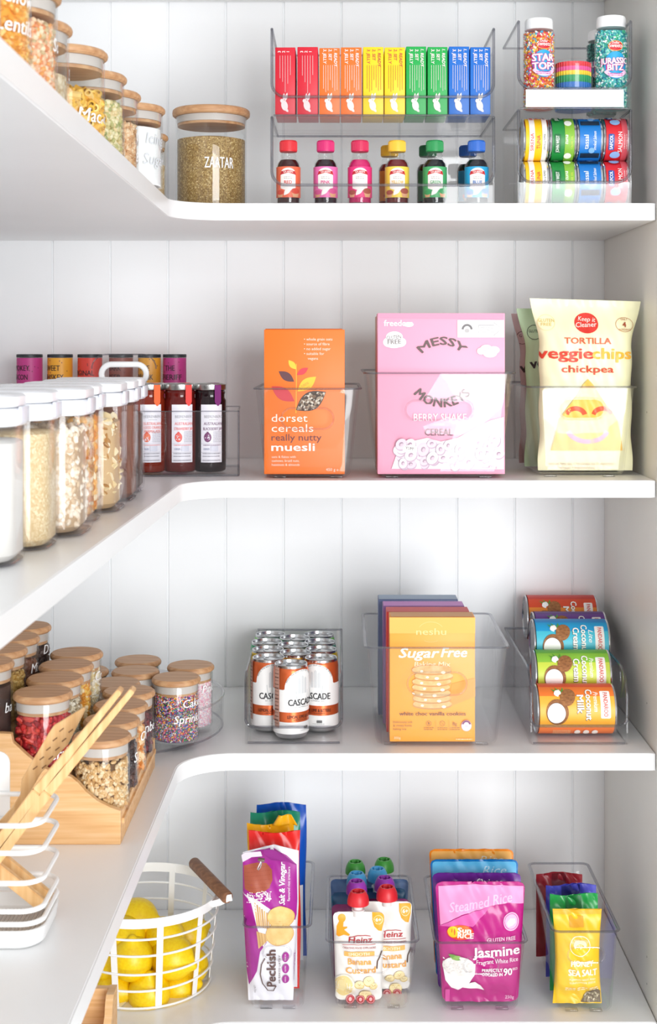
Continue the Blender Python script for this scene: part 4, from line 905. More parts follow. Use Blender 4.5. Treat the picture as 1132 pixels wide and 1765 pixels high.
for x0, d, c, ct, lb, yt in ((666, 2.140, 'e0352f', 'd5302c', 'red cookie mix box directly behind the orange one', 1055), (660, 2.188, '8b5f9e', 'c777c8', 'purple cookie mix box between the red and the blue ones', 1045), (652, 2.240, '5f6d96', '8ea3bd', 'grey-blue cookie mix box at the back of its bin', 1033.5)):
    ww = w2 * F / d
    mb, a, done = carton('baking_mix_box', lb, 'food box', x0, x0 + ww, yt, d, S3 + .006, .042, c, K15, 'cookie mix boxes')
    h_ = PZ(yt, d) - S3 - .006
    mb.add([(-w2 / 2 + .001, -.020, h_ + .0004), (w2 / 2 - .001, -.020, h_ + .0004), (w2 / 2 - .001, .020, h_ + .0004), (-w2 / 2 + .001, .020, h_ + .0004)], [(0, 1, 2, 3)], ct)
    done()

# ================================================================== THIRD SHELF: coconut tins on a sloped bin
Dk = DZ(1282, S3 + .001); wk = (1083 - 915) * Dk / F
dispenser = open_bin(PX(998, Dk), Dk, S3, wk, .33, .105, PZ(1251, Dk) - S3, 'clear sloped bin of coconut tins beside the end panel', rc=.012, front_cut=.05)
mb = MB(); mb.prism([(.085, .004), (.16, .040), (.318, .042), (.318, .044), (.159, .0425), (.083, .006)], -wk / 2 + .004, wk / 2 - .004, 'clear_plastic', 'x'); mb.build('ramp', dispenser)
def coconut(px0, px1, D, zc, c0, c1, band, words, label, roll, hl=True, yaw=0.0):
    R = .0362
    def art(a, h):
        a.maxlen = .005
        n = 10
        c = 0.0                                                   # label centre line
        a.rect(c - .030, -h + .0034, c + .060, h - .003, c1)
        a.rect(c - .012, -h + .0034, c + .036, h - .003, band); a.rect(c - .075, -h + .0034, c - .030, h - .003, c0)
        yb = h - .013
        a.rect(c - .021, h - .024, c + .021, h - .0095, 'f6f0ea', .002); a.t('PANDAROO', c, h - .0195, .0062, 'd2402c', w=.036, bold=.03)
        a.t(words[0], c - .004, h - .034, .0068, 'f8f6ee', w=.020 if len(words[0]) < 5 else .030, bold=.012, shear=.3)
        for (s, y, w_) in ((words[1], h - .0455, .046), (words[2], h - .0585, .034 if len(words[2]) > 4 else .026)):
            a.t(s, c + .0004, y - .0005, .0098, '4a3a2c', w=w_ + .001, bold=.05); a.t(s, c, y, .0095, 'faf8f2', w=w_, bold=.035)
        q = -h + .033
        for k in range(5): a.leaf(c - .012, q + .004, c - .024 - .003 * (k % 2), q - .012 + .006 * k, .003, '4e9a34')
        a.ell(c - .010, q + .012, .0135, .011, 'coconut_husk', 20); a.ell(c + .012, q - .004, .0185, .0165, 'coconut_husk'); a.ell(c + .0135, q - .0055, .0148, .0138, 'f7f5f1'); a.ring(c + .0135, q - .0055, .0148, .0138, .0008, '6a4226')
        a.leaf(c - .022, q + .000, c - .012, q - .004, .010, 'f4f1ec'); a.leaf(c - .020, q - .006, c - .010, q - .002, .008, 'faf8f4')
        for k, x in enumerate((.0, .013, .026)): a.ell(c + .046, -h + .060 + x, .0055, .0045, 'f2eee6')
        a.dashes(c + .040, c + .052, [-h + .024 + .0022 * k for k in range(12)], 'f6d9a0', .0008)
    tin(px0, px1, 0, D, R, c0, label, art, roll=roll, z=zc, name='coconut_tin', group='coconut tins in the sloped bin', flip=1)
for px0, px1, D, zc, c0, c1, bd, wd, lb, rl in (
        (921, 1055.5, 2.145, S3 + .0042 + .0362, 'e4502a', 'ee7a2e', 'f6b03a', ('Premium', 'Coconut', 'Milk'), 'orange tin of coconut milk lowest at the front of the sloped bin', -.42),
        (918, 1047.5, 2.208, S3 + .078, '6ab53c', '8cc63f', 'c9d94a', ('Premium', 'Coconut', 'Cream'), 'green tin of coconut cream resting above the orange tin', -.38),
        (916, 1045, 2.271, S3 + .1135, '1f86c8', '1f9bd0', '46bcd2', ('Lite', 'Coconut', 'Cream'), 'turquoise tin of coconut cream resting above the green tin', -.36),
        (916.5, 1041, 2.342, S3 + .112, '5a2f7c', '6c3f8e', '7a6ab4', ('Lite', 'Coconut', 'Milk'), 'purple tin of coconut milk behind the turquoise tin', -.45),
        (904, 1025.5, 2.405, S3 + .128, 'c8352a', 'd84a28', 'e88a2e', ('', 'Coconut', 'Milk'), 'red tin of coconut milk at the back of the sloped bin', -.3)):
    coconut(px0, px1, D, zc, c0, c1, bd, wd, lb, rl)

# ================================================================== THIRD SHELF: bamboo crate of jars, turntable
Df = 1.675; xr_ = PX(208, Df); xl_ = -.468; Dbk = 1.985
outl = [(xl_, S3), (xr_, S3)] + [(PX(x, Df), PZ(y, Df)) for x, y in ((208, 1398), (190, 1392), (168, 1381), (148, 1365), (135, 1350), (123, 1340), (112, 1335), (100, 1332), (80, 1326), (62, 1315), (46, 1302), (33, 1290), (22, 1280), (19, 1265), (0, 1264))]
zl3 = PZ(1264, Df)
outl += [(xl_ + .0275, zl3), (xl_ + .02, zl3 + .02), (xl_, zl3 + .03)]
crate = empty('bamboo_crate', ((xl_ + xr_) / 2, Df, S3), 'stepped bamboo crate holding three rows of glass jars', 'crate')
cxm = (xl_ + xr_) / 2
loc2 = [(p[0] - cxm, p[1] - S3) for p in outl]
mb = MB(); mb.prism(loc2, 0, .010, 'bamboo', 'y'); mb.build('front_panel', crate, bev=.001)
mb = MB(); mb.prism(loc2, Dbk - Df - .010, Dbk - Df, 'bamboo', 'y'); mb.build('back_panel', crate)
hx = (xr_ - xl_) / 2
mb = MB(); mb.box((hx - .0045, (Dbk - Df) / 2, .018), (.009, Dbk - Df - .0202, .036), 'bamboo', .001); mb.build('side_panel', crate)
mb = MB(); mb.box((-hx + .0045, (Dbk - Df) / 2, .06), (.009, Dbk - Df - .0202, .12), 'bamboo', .001); mb.build('side_panel', crate)
ti = ((-.286, .028), (-.357, .080), (-.4275, .116))
for k, (tx, tz) in enumerate(ti):
    mb = MB(); mb.box((tx - cxm + (.0 if k else .003), (Dbk - Df) / 2, tz - .003), (.071 if k else .058, Dbk - Df - .0202, .006), 'bamboo'); mb.build('step', crate)
for k in (0, 1):
    x = (ti[k][0] + ti[k + 1][0]) / 2 - cxm; mb = MB(); mb.box((x - .0035, (Dbk - Df) / 2, (ti[k][1] + ti[k + 1][1]) / 2 + .004 - .008), (.006, Dbk - Df - .0204, ti[k + 1][1] - ti[k][1] - .0002), 'bamboo'); mb.build('riser', crate)
G3 = 'wooden lidded jars in the bamboo crate'
JR, JL, JHt = .0335, .0358, .0895
def crate_jar(tier, k, label, text, fname, flabel, fn, fillz=None, ta=70, **kw):
    loc = (ti[tier][0], 1.7185 + .0735 * k, S3 + ti[tier][1] + .0003)
    glass_jar(loc, JR, JHt, JL, label, G3, text, ta=ta, **kw); filling(fname, loc, flabel, lambda mb: fn(mb, JR - .0024, fillz or JHt - .028))
gr = lambda size, n, cols, seed, **kw: (lambda mb, R, z: grains(mb, R, .0035, z, size, n, cols, seed, ntop=50, **kw))
so = lambda mat: (lambda mb, R, z: solid(mb, R, .0035, z, mat))
crate_jar(0, 0, 'glass jar of pine nuts at the front corner of the crate', None, 'pine_nuts', 'pale pine nuts filling the front corner jar', gr((.0026, .0026, .0042), 560, ['dcb47c', 'e6c594', 'cfa266', 'eed6ae'], 31, core='6a4a2a'), fillz=.062)  # dark core stands in for shade in the gaps between nuts
crate_jar(0, 1, 'glass jar of dark sultanas behind the pine nuts', ['Su'], 'sultanas', 'dark sultanas in the jar behind the pine nuts', gr((.0042, .004, .003), 330, ['3a2422', '4a2f2a', '2c1a1c', '5a3a32'], 32, core='2c1a1c'), ta=78, tz=.42, cap=.012)
crate_jar(0, 2, 'glass jar of orange dried fruit between the sultanas and cranberries', ['Or'], 'dried_apricot', 'orange dried fruit pieces in their jar', gr((.006, .005, .002), 330, ['e8a25a', 'f0bc7c', 'd88a3c', 'f3d3a4'], 33), ta=76, tz=.5, cap=.012)
crate_jar(0, 3, 'glass jar of dark red cranberries at the back corner of the crate', ['Cranberry'], 'cranberries', 'dark dried cranberries in the back corner jar', gr((.0058, .0048, .0036), 300, ['4a1520', '6a2029', '3a1018', '7d2c33'], 34, core='2f0d14'), ta=66, tz=.42, cap=.0125)
crate_jar(1, 0, 'glass jar of red goji berries at the front of the middle step', ['Goji', 'Berries'], 'goji_berries', 'red goji berries filling their jar', gr((.0042, .0038, .0092), 250, ['b01a26', 'c82c2c', '8f101c', 'd8463a'], 35, core='5d0a12'), ta=52, tz=.42, cap=.012, fillz=.066)
crate_jar(1, 1, 'glass jar of mixed seeds on the middle step behind the goji berries', None, 'mixed_seeds', 'pale mixed seeds in their jar', gr((.003, .003, .0016), 620, ['d9cfb8', 'b9a888', 'efe7d6', '8a7a5c'], 36), fillz=.066)
crate_jar(1, 2, 'glass jar of golden popping corn on the middle step', None, 'popping_corn', 'golden corn kernels in their jar', gr((.0042, .004, .003), 420, ['e8a53a', 'f2c25a', 'f6e0b0', 'd98f2a'], 37), fillz=.068)
crate_jar(1, 3, 'glass jar of pale coconut flakes at the back of the middle step', ['Co'], 'coconut_flakes', 'pale coconut flakes in their jar', gr((.005, .004, .0016), 420, ['f3ead4', 'efe0b8', 'e6cf98', 'faf5e8'], 38), ta=75, tz=.6, cap=.012, fillz=.070)
crate_jar(2, 0, 'glass jar of dark berries at the front of the top step', ['ba'], 'dark_berries', 'dark berries in the front jar of the top step', so('dark_powder'), ta=72, tz=.35, cap=.012)
crate_jar(2, 1, 'glass jar of golden seeds on the top step', ['G'], 'golden_seeds', 'golden seeds in their top step jar', gr((.003, .003, .002), 500, ['c9a35a', 'dcbb78', 'b98f44'], 40), ta=72, tz=.3, cap=.012)
crate_jar(2, 2, 'glass jar of milk chocolate drops on the top step', ['Mi', 'C'], 'milk_chocolate_drops', 'milk chocolate drops in their jar', gr((.0055, .0055, .004), 300, ['6a4230', '7d5240', '5a3626'], 41), ta=72, tz=.5, cap=.012, fillz=.06)
crate_jar(2, 3, 'glass jar of dark chocolate drops at the back of the top step', ['D'], 'dark_chocolate_drops', 'dark chocolate drops in the back jar of the top step', gr((.0062, .0062, .0048), 260, ['4a3a36', '5a4742', '3a2c2a'], 42), ta=70, tz=.6, cap=.012, fillz=.066)
tc = Vector((-.340, 2.165, S3))
turn = empty('turntable', tc, 'clear round turntable carrying the sprinkle jars in the shelf corner', 'turntable')
mb = MB(); mb.lathe([(0, .001), (.10, .001), (.10, .006), (0, .006)], 'clear_grey', 48); mb.build('base', turn)
mb = MB(); R = .163
mb.lathe([(0, .0065), (R - .004, .0065), (R, .010), (R + .0015, .056), (R - .0008, .056), (R - .0025, .011), (R - .005, .0095), (0, .0095)], 'clear_plastic', 72); mb.build('tray', turn)
mb = MB(); mb.tube([((R + .0004) * math.cos(t * PI / 36), (R + .0004) * math.sin(t * PI / 36), .0565) for t in range(72)], .0022, 'clear_handle', 6, True); mb.build('rim', turn)
mb = MB(); mb.tube([((R - .001) * math.cos(t * PI / 36), (R - .001) * math.sin(t * PI / 36), .0085) for t in range(72)], .0016, 'clear_grey', 6, True); mb.build('base_rim', turn)
def tt(x, d, label, text, fname, flabel, fn, **kw):
    loc = (x, d, S3 + .0098); glass_jar(loc, JR, .0925, JL, label, 'wooden lidded jars on the turntable', text, **kw); filling(fname, loc, flabel, lambda mb: fn(mb, JR - .0024, .0925 - .022))
tt(-.2385, 2.085, 'glass jar of rainbow sprinkles at the front rim of the turntable', ['Cake', 'Sprinkles'], 'rainbow_sprinkles', 'rainbow balls filling the front turntable jar',
   gr((.0011, .0011, .0011), 3600, ['d8322f', 'f0c030', '2f9a4a', '2a6fc0', 'e86aa0', '7a3f9c', 'f3efe6', 'f08a2e', '2b2540', 'c8c4d8'], 51, core='6a4a6a'), ta=52, tz=.58, cap=.0115)
tt(-.2255, 2.163, 'glass jar of pastel pink sprinkles at the rim of the turntable', ['Pink'], 'pink_sprinkles', 'pastel pink and white balls filling their jar', gr((.0013, .0013, .0013), 2200, ['f3c9d4', 'f7e4e6', 'efaabd', 'faf3f0', 'e6dce8'], 52, core='e6c8d0'), ta=60, tz=.6, cap=.011)
tt(-.304, 2.127, 'glass jar in the middle of the turntable behind the rainbow sprinkles', None, 'cacao_nibs', 'dark nibs in the middle turntable jar', so('dark_powder'))
tt(-.3105, 2.200, 'glass jar at the back of the turntable beneath a wide wooden lid', None, 'chocolate_balls', 'dark chocolate balls in the back turntable jar', so('dark_powder'))
tt(-.322, 2.052, 'glass jar at the front of the turntable beside the crate corner', None, 'slivered_almonds', 'pale almond slivers in the front turntable jar', so('oat_flakes'))
tt(-.380, 2.130, 'glass jar on the turntable hidden behind the crate, a slice of lid showing', None, 'raw_sugar', 'raw sugar in the hidden turntable jar', so('brown_rice'))

# ================================================================== THIRD SHELF: utensil holder and bamboo utensils
hl_, hr_, d0, d1 = -.405, -.2895, 1.382, 1.480
hc_ = ((hl_ + hr_) / 2, (d0 + d1) / 2); ww, dd = hr_ - hl_, d1 - d0
holder = empty('utensil_holder', (hc_[0], hc_[1], S3), 'white wire utensil holder on a tray base at the shelf edge', 'utensil holder')
wm = paint('f3f3f2', .35)
mb = MB(); R_ = lambda w_, d_, z, r=.022: [(p[0], p[1], z) for p in rrect(w_, d_, r, 7)]
loft(mb, [R_(ww - .006, dd - .006, .0008), R_(ww, dd, .004), R_(ww + .004, dd + .004, .019), R_(ww + .001, dd + .001, .0195), R_(ww - .003, dd - .003, .006)], wm); mb.build('tray', holder)
mb = MB(); mb.box((0, 0, .0072), (ww - .012, dd - .03, .0016), paint('e3ded8', .5))
for k in range(26): mb.box((-ww / 2 + .010 + k * (ww - .02) / 25, 0, .0084), (.0022, dd - .034, .0012), paint('b9b4ae', .5))
mb.build('drain_plate', holder)
for z in (-.466, -.4925, -.5217, -.549, -.5615):
    mb = MB(); mb.tube([(p[0], p[1], ZC + z - S3) for p in rrect(ww, dd, .020, 8)], .0026, wm, 8, True); mb.build('wire_ring', holder)
mb = MB(); x1 = PX(15.5, 1.48); hh = ZC - .423 - S3
mb.prism([(p[0] - hc_[0], p[1]) for p in [(x1, .02)] + [(x1 - .012 + .012 * math.cos(t * PI / 12), hh - .012 + .012 * math.sin(t * PI / 12)) for t in range(7)] + [(x1 - .05, hh), (x1 - .05, .02)]], dd / 2 + .0028, dd / 2 + .0048, wm, 'y'); mb.build('back_plate', holder)
def from_k7(pts, D): return [(PX(.35336 * x, D), PZ(1050 + .35336 * y, D)) for x, y in pts]
Ds = 1.452
sp = from_k7([(417, 489), (408, 480), (262, 568), (236, 606), (104, 832), (97, 905), (62, 962), (0, 1030), (-290, 1335), (-262, 1362), (30, 1055), (78, 988), (132, 925), (160, 868), (200, 800), (330, 662)], Ds)
c0 = Vector((sp[8][0], Ds, sp[8][1]))
spat = empty('bamboo_spatula', c0, 'slotted bamboo spatula leaning in the white wire holder', 'spatula')
mb = MB(); mb.prism([(p[0] - c0.x, p[1] - c0.z) for p in sp], 0, .005, 'bamboo_pale', 'y'); mb.build('blade', spat, bev=.0012)
for row, (ax, ay, bx, by) in enumerate(((300, 585, 172, 770), (345, 590, 215, 765))):
    for k in range(5):
        t = k / 4; x, y = ax + (bx - ax) * t, ay + (by - ay) * t
        q = from_k7([(x - 12, y + 9), (x - 9, y + 14), (x + 12, y - 2), (x + 9, y - 7)], Ds); mb = MB(); mb.prism([(p[0] - c0.x, p[1] - c0.z) for p in q], -.0004, .0002, '8a5f38', 'y'); mb.build('slot', spat)
def slab(mb, A, B, wA, wB, D, dep, mat, ref):
    A, B = Vector(A), Vector(B); t = (B - A).normalized(); n = Vector((-t.y, t.x))
    q = from_k7([tuple(A + n * wA / 2), tuple(B + n * wB / 2), tuple(B - n * wB / 2), tuple(A - n * wA / 2)], D)
    mb.prism([(p[0] - ref.x, p[1] - ref.z) for p in q], D - ref.y - dep / 2, D - ref.y + dep / 2, mat, 'y', .0008)
Dt = 1.418; q = from_k7([(-180, 1420)], Dt)[0]; ref = Vector((q[0], Dt, q[1]))
tongs = empty('bamboo_tongs', ref, 'long pair of bamboo tongs leaning across the wire holder', 'tongs')
for (A, B) in (((-190, 1385), (590, 390)), ((-150, 1395), (651, 388))):
    mb = MB(); m_ = ((A[0] + B[0]) / 2 - 12, (A[1] + B[1]) / 2 - 8); slab(mb, A, m_, 54, 50, Dt, .020, 'bamboo_pale', ref); slab(mb, m_, B, 50, 28, Dt, .018, 'bamboo_pale', ref); mb.build('tong_arm', tongs)
for (A, B, lb, D_, w_) in (((-330, 1010), (205, 1440), 'flat bamboo handle crossing the tongs low in the wire holder', 1.425, 60), ((-300, 955), (250, 1412), 'second bamboo handle behind the flat one, crossing low in the holder', 1.456, 48)):
    q = from_k7([B], D_)[0]; ref = Vector((q[0], D_, q[1])); mb = MB(); slab(mb, A, B, w_, w_, D_, .008, 'bamboo_pale', ref)
    tag(mb.build('bamboo_spoon', loc=ref), lb, 'spoon')
# ================================================================== LOWEST SHELF: lemon basket, bamboo box
bc = Vector((-.298, 2.175, S4)); RT, RB, HB = .1135, .100, PZ(1594, 2.062) - S4
bas = empty('wire_basket', bc, 'white metal basket with a wooden handle, full of lemons', 'basket')
wb = paint('f4f4f3', .4)
rz = lambda z: RB + (RT - RB) * z / HB
ringp = lambda r, z, n=64: [(r * math.cos(2 * PI * t / n), r * math.sin(2 * PI * t / n), z) for t in range(n)]
mb = MB(); mb.lathe([(RT - .0012, HB - .006), (RT + .0006, HB - .006), (RT + .0012, HB + .008), (RT - .0006, HB + .008), (RT - .0012, HB - .006)], wb, 64); mb.build('top_band', bas)
for z in (.004, .030, .055, .083, .108):
    mb = MB(); mb.tube(ringp(rz(z) + .0008, z), .0017, wb, 6, True); mb.build('wire_hoop', bas)
for k in range(10):
    a = math.radians(-16 + 36 * k); s, c = math.sin(a), -math.cos(a); mb = MB()
    nn = Vector((c, -s, 0)) if False else Vector((-c, s, 0))
    vs = []
    for z, dr in ((HB + .004, .0), (.001, 0), (.001, -.03)):
        r = rz(z) + dr - .0006
        for e in (-1, 1):
            tv = Vector((math.cos(a), math.sin(a), 0)); p = Vector((r * s, r * c, z)) + tv * e * .0048; vs.append(p)
    vs2 = [p - Vector((s, c, 0)) * .0012 - (Vector((0, 0, 0))) for p in vs[:4]] + [p + Vector((0, 0, .0012)) for p in vs[4:]]
    mb.add(vs + vs2, [(0, 1, 3, 2), (2, 3, 5, 4), (6, 7, 9, 8), (8, 9, 11, 10), (0, 2, 8, 6), (1, 3, 9, 7), (2, 4, 10, 8), (3, 5, 11, 9), (0, 1, 7, 6), (4, 5, 11, 10)], wb); mb.build('flat_stave', bas)
mb = MB(); mb.lathe([(0, .0008), (.072, .0008), (.072, .002), (0, .002)], wb, 40); mb.build('base_disc', bas)
# handle: two white straps carrying a wooden bar
ha, hb_ = Vector((PX(334, 2.235), 2.235, PZ(1501, 2.235))) - bc, Vector((PX(392, 2.125), 2.125, PZ(1533, 2.125))) - bc
hz_ = (ha.z + hb_.z) / 2; ha.z = hz_ + .006; hb_.z = hz_ - .006
ha.z = ha.z; d = (hb_ - ha).normalized()
mb = MB(); T = Matrix.Translation(ha) @ d.to_track_quat('Z', 'Y').to_matrix().to_4x4(); mb.lathe([(0, 0), (.0085, 0), (.0092, .002), (.0092, (hb_ - ha).length - .002), (.0085, (hb_ - ha).length), (0, (hb_ - ha).length)], 'walnut', 24, T); tag(mb.build('handle_bar', bas), 'walnut brown wooden handle bar')
for p in (ha, hb_):
    e = Vector((p.x, p.y, 0)).normalized() * (RT + .0003); mb = MB(); q = Vector((e.x, e.y, HB + .001)); mid = (q + p) / 2 + Vector((0, 0, -.002)); s_ = -1 if p is ha else 1
    mb.tube([q, mid, p + d * s_ * .0015, p + d * s_ * .0015 + Vector((.006, .0, .001))], .004, wb, 8, False, (.0009, .0048)); mb.build('handle_strap', bas)
LEM = [(640, 1600, 'x')]
def lemon(px, py, D, r, yaw, tilt, label, scar=False):
    c = Vector((PX(px, D), D, PZ(py, D))); o_ = MB(); L = r * 1.22
    pr = [(0, -L), (r * .10, -L * .99), (r * .2, -L * .93), (r * .33, -L * .86)]
    pr += [(r * math.sin(PI * t / 14) ** .92, -L * .84 * math.cos(PI * t / 14)) for t in range(3, 12)]
    pr += [(r * .38, L * .83), (r * .26, L * .90), (r * .17, L * 1.0), (r * .08, L * 1.05), (0, L * 1.06)]
    o_.lathe(pr, 'lemon_peel', 28)
    ob = o_.build('lemon', loc=c, rot=(tilt, 0, yaw), ang=80); tag(ob, label, 'lemon', 'lemons in the white basket')
    if scar: m_ = MB(); m_.ell((0, 0, -L * .985), (r * .13, r * .13, .0012), '6f8a3a'); m_.build('stem_scar', ob)
for a in ((236, 1584, 2.165, .031, 1.2, 1.45, 'lemon heaped highest, touching the shelf edge above the basket band'), (217, 1613, 2.135, .029, .4, 1.3, 'lemon just below the band beneath the highest one'),
          (283, 1617, 2.150, .031, 1.0, 1.5, 'lemon in the middle of the top layer seen through the band'), (322, 1610, 2.205, .030, 1.9, 1.3, 'lemon of the top layer under the wooden handle'),
          (228, 1652, 2.112, .0315, .1, .3, 'round looking lemon in the middle layer behind the broad stave'), (297, 1650, 2.127, .0325, 1.15, 1.75, 'lemon with a green stem scar facing out', True),
          (186, 1656, 2.130, .029, .7, 1.4, 'middle layer lemon half hidden by the shelf edge'), (326, 1664, 2.165, .029, .5, 1.4, 'lemon against the basket side below the handle'),
          (195, 1705, 2.125, .031, .9, 1.5, 'bottom lemon beside the bamboo box'), (257, 1711, 2.108, .0315, .1, .4, 'bottom lemon at the front centre of the basket'),
          (306, 1703, 2.147, .031, 1.4, 1.3, 'bottom lemon in front of the stave next to the cracker bin'), (262, 1655, 2.195, .031, .4, 1.2, 'lemon buried deep in the middle of the basket'),
          (290, 1700, 2.20, .030, .4, 1.2, 'lemon at the back of the bottom layer')):
    lemon(*a)
zb = PZ(1697, 1.93) - S4; bx = PX(202, 1.93)
box = empty('bamboo_box', (bx - .09, 1.84, S4), 'small bamboo box at the shelf edge in front of the lemon basket', 'box')
mb = MB(); mb.prism([(-.09, .001), (.09, .001), (.09, zb), (.03, zb), (.0, zb - .02), (-.04, zb - .025), (-.09, zb - .025)], .080 - .0001, .089, 'bamboo', 'x') if False else mb.prism([(-.09, .001), (.09, .001), (.09, zb), (.06, zb), (.052, zb - .006), (.046, zb - .022), (.03, zb - .034), (-.09, zb - .036)], .080, .090, 'bamboo', 'x'); mb.build('side_panel', box)
mb = MB(); mb.prism([(-.09, .001), (.09, .001), (.09, zb), (-.09, zb)], -.090, -.080, 'bamboo', 'x'); mb.build('side_panel', box)
mb = MB(); mb.box((0, .085, zb / 2), (.1598, .010, zb - .002), 'bamboo'); mb.build('back_panel', box)
mb = MB(); mb.box((0, -.085, .02), (.1598, .010, .038), 'bamboo'); mb.build('front_panel', box)
mb = MB(); mb.box((0, 0, .005), (.1598, .158, .008), 'bamboo'); mb.build('base_panel', box)

# ================================================================== LOWEST SHELF: crackers
o, D0 = clear_bin(421, 531.5, 1597, 431.7, 523.5, 1744, S4, .24, 'narrow clear bin stuffed with cracker packets', hw=.42, hy=.3, hh=.13)
zf = S4 + .006
mb, a, done = packet('cracker_packet', 'purple and white cracker packet folded over and clipped at the front', 'cracker packet', 417, 514, 1463, D0 + .009, zf, .017, paint('eceaf0', .3), K11, 'cracker packets', hw=lambda v: .80 + .20 * min(1, v * 1.6), crimp=.02, wr=.0012, seed=3, top=lambda u: -.010 * abs(u - .1))
P_ = 'a3158f'
a.poly([(40, 345), (140, 338), (240, 345), (330, 375), (392, 420), (396, 640), (392, 740), (384, 772), (255, 715), (160, 640), (40, 590), (40, 480)], P_)
a.poly([(60, 600), (150, 680), (210, 900), (170, 960), (150, 1080), (100, 1180), (70, 1000)], P_)
a.poly([(66, 420), (150, 412), (205, 425), (242, 465), (246, 520), (225, 565), (185, 590), (120, 594), (74, 570), (68, 490)], 'a8543c'); a.dashes(76, 236, range(440, 580, 24), '9c4a34', 3)
rr = random.Random(8)
for k in range(110):
    x = rr.uniform(90, 240); y = rr.uniform(590, 655) + (x > 150) * -8; a.ell(x, y, rr.uniform(3, 6), rr.uniform(3, 5), 'f4efe8', 0, 7); a.n -= 1
a.n += 2
a.poly([(110, 640), (150, 650), (190, 700), (300, 800), (230, 850), (190, 930), (150, 800)], 'f1edf2')
for k in range(9):
    a.poly([(132 + 15 * k, 655 + 12 * k), (141 + 15 * k, 655 + 12 * k), (160 + 12 * k, 795 + 4 * k), (150 + 12 * k, 800 + 4 * k)], ('e2b878', 'cf9f5c')[k % 2])
for k in range(8):
    a.poly([(148 + 9 * k, 830 + 3 * k), (156 + 9 * k, 830 + 3 * k), (168 + 8 * k, 935 - 8 * k), (160 + 8 * k, 940 - 8 * k)], ('e2b878', 'cf9f5c')[k % 2])
a.ell(298, 745, 84, 68, 'd9a555'); a.ell(297, 743, 81, 65, 'cracker_bake'); a.ell(290, 850, 86, 70, 'd9a555'); a.ell(289, 848, 83, 67, 'cracker_bake')
a.t('Salt & Vinegar', 320, 540, 34, 'faf5fa', w=250, bold=.03, shear=.2, rot=90); a.t('flavoured rice crackers', 352, 540, 16, 'f3dff0', w=205, rot=90, bold=.01)
a.t('Peckish', 265, 1062, 54, '5b3a34', w=236, bold=.035, rot=90); a.line([(268, 1175), (250, 1215), (215, 1215), (185, 1160), (172, 1090), (180, 1030), (205, 985)], 6, '5b3a34')
a.t('AIR BAKED LATELY', 295, 1065, 12, '6a5550', w=180, rot=90, bold=.01)
for k, y in enumerate((990, 1060, 1130)): a.ell(326, y, 21, 29, P_); a.t(('RICE', 'GLUTEN', 'MSG')[k], 328, y, 8, 'f4e6f2', w=36, rot=90, bold=.01)
a.t('skinnierthightscity...', 384, 1060, 12, P_, w=195, rot=90); a.t('100g NET', 142, 1200, 11, '8a8088', w=58, rot=90)
pk = done()
# wire clip with its fold-over
mb = MB(); Dp = D0 + .006; o3 = lambda x, y: (PX(400 + .28269 * x, Dp), Dp, PZ(1370 + .28269 * y, Dp))
loopp = [o3(*p) for p in ((150, 385), (170, 378), (200, 382), (218, 388))]
base = Vector(o3(170, 390)); mb.box((0, 0, 0), (.010, .008, .0035), paint('6d5a4c', .4), .001); 
clip = mb.build('packet_clip', loc=base + Vector((.002, -.004, 0)), rot=(0, .15, 0)); tag(clip, 'small wire clip pinching the fold of the purple cracker packet', 'clip')
mb = MB(); mb.tube([(.0004, -.002, -.001), (.001, -.003, -.005), (.0002, -.004, -.0105), (-.0022, -.004, -.0140), (-.0035, -.004, -.0130), (-.003, -.004, -.0105), (-.0008, -.003, -.004), (-.0006, -.002, -.001)], .0008, paint('b9bcc0', .25, 1.0), 8); mb.build('wire_loop', clip)
mb = MB(); n_ = 14
fold = [(190, 325), (250, 318), (300, 345), (395, 412), (330, 395), (240, 380), (205, 362)]
vs = [(o3(*p)[0] - base.x, -.006 - .004 * (k % 2), o3(*p)[2] - base.z) for k, p in enumerate(fold)]; vs2 = [(p[0], p[1] - .0014, p[2]) for p in vs]; n = len(vs)
mb.add(vs + vs2, [tuple(range(n)), tuple(range(n, 2 * n))] + [(i, (i + 1) % n, n + (i + 1) % n, n + i) for i in range(n)], paint('8e1680', .28)); f1 = mb.build('folded_flap', loc=base); f1.parent = pk; f1.location = base - Vector(pk.location)
mb = MB(); fold = [(58, 360), (80, 340), (175, 338), (185, 362), (120, 372), (66, 398)]
vs = [(o3(*p)[0] - base.x, -.004 - .003 * (k % 2), o3(*p)[2] - base.z) for k, p in enumerate(fold)]; vs2 = [(p[0], p[1] - .0014, p[2]) for p in vs]; n = len(vs)
mb.add(vs + vs2, [tuple(range(n)), tuple(range(n, 2 * n))] + [(i, (i + 1) % n, n + (i + 1) % n, n + i) for i in range(n)], paint('d9cfdc', .28)); f1 = mb.build('folded_flap', loc=base); f1.parent = pk; f1.location = base - Vector(pk.location)
wav = lambda u: .0016 * math.sin(u * 4)
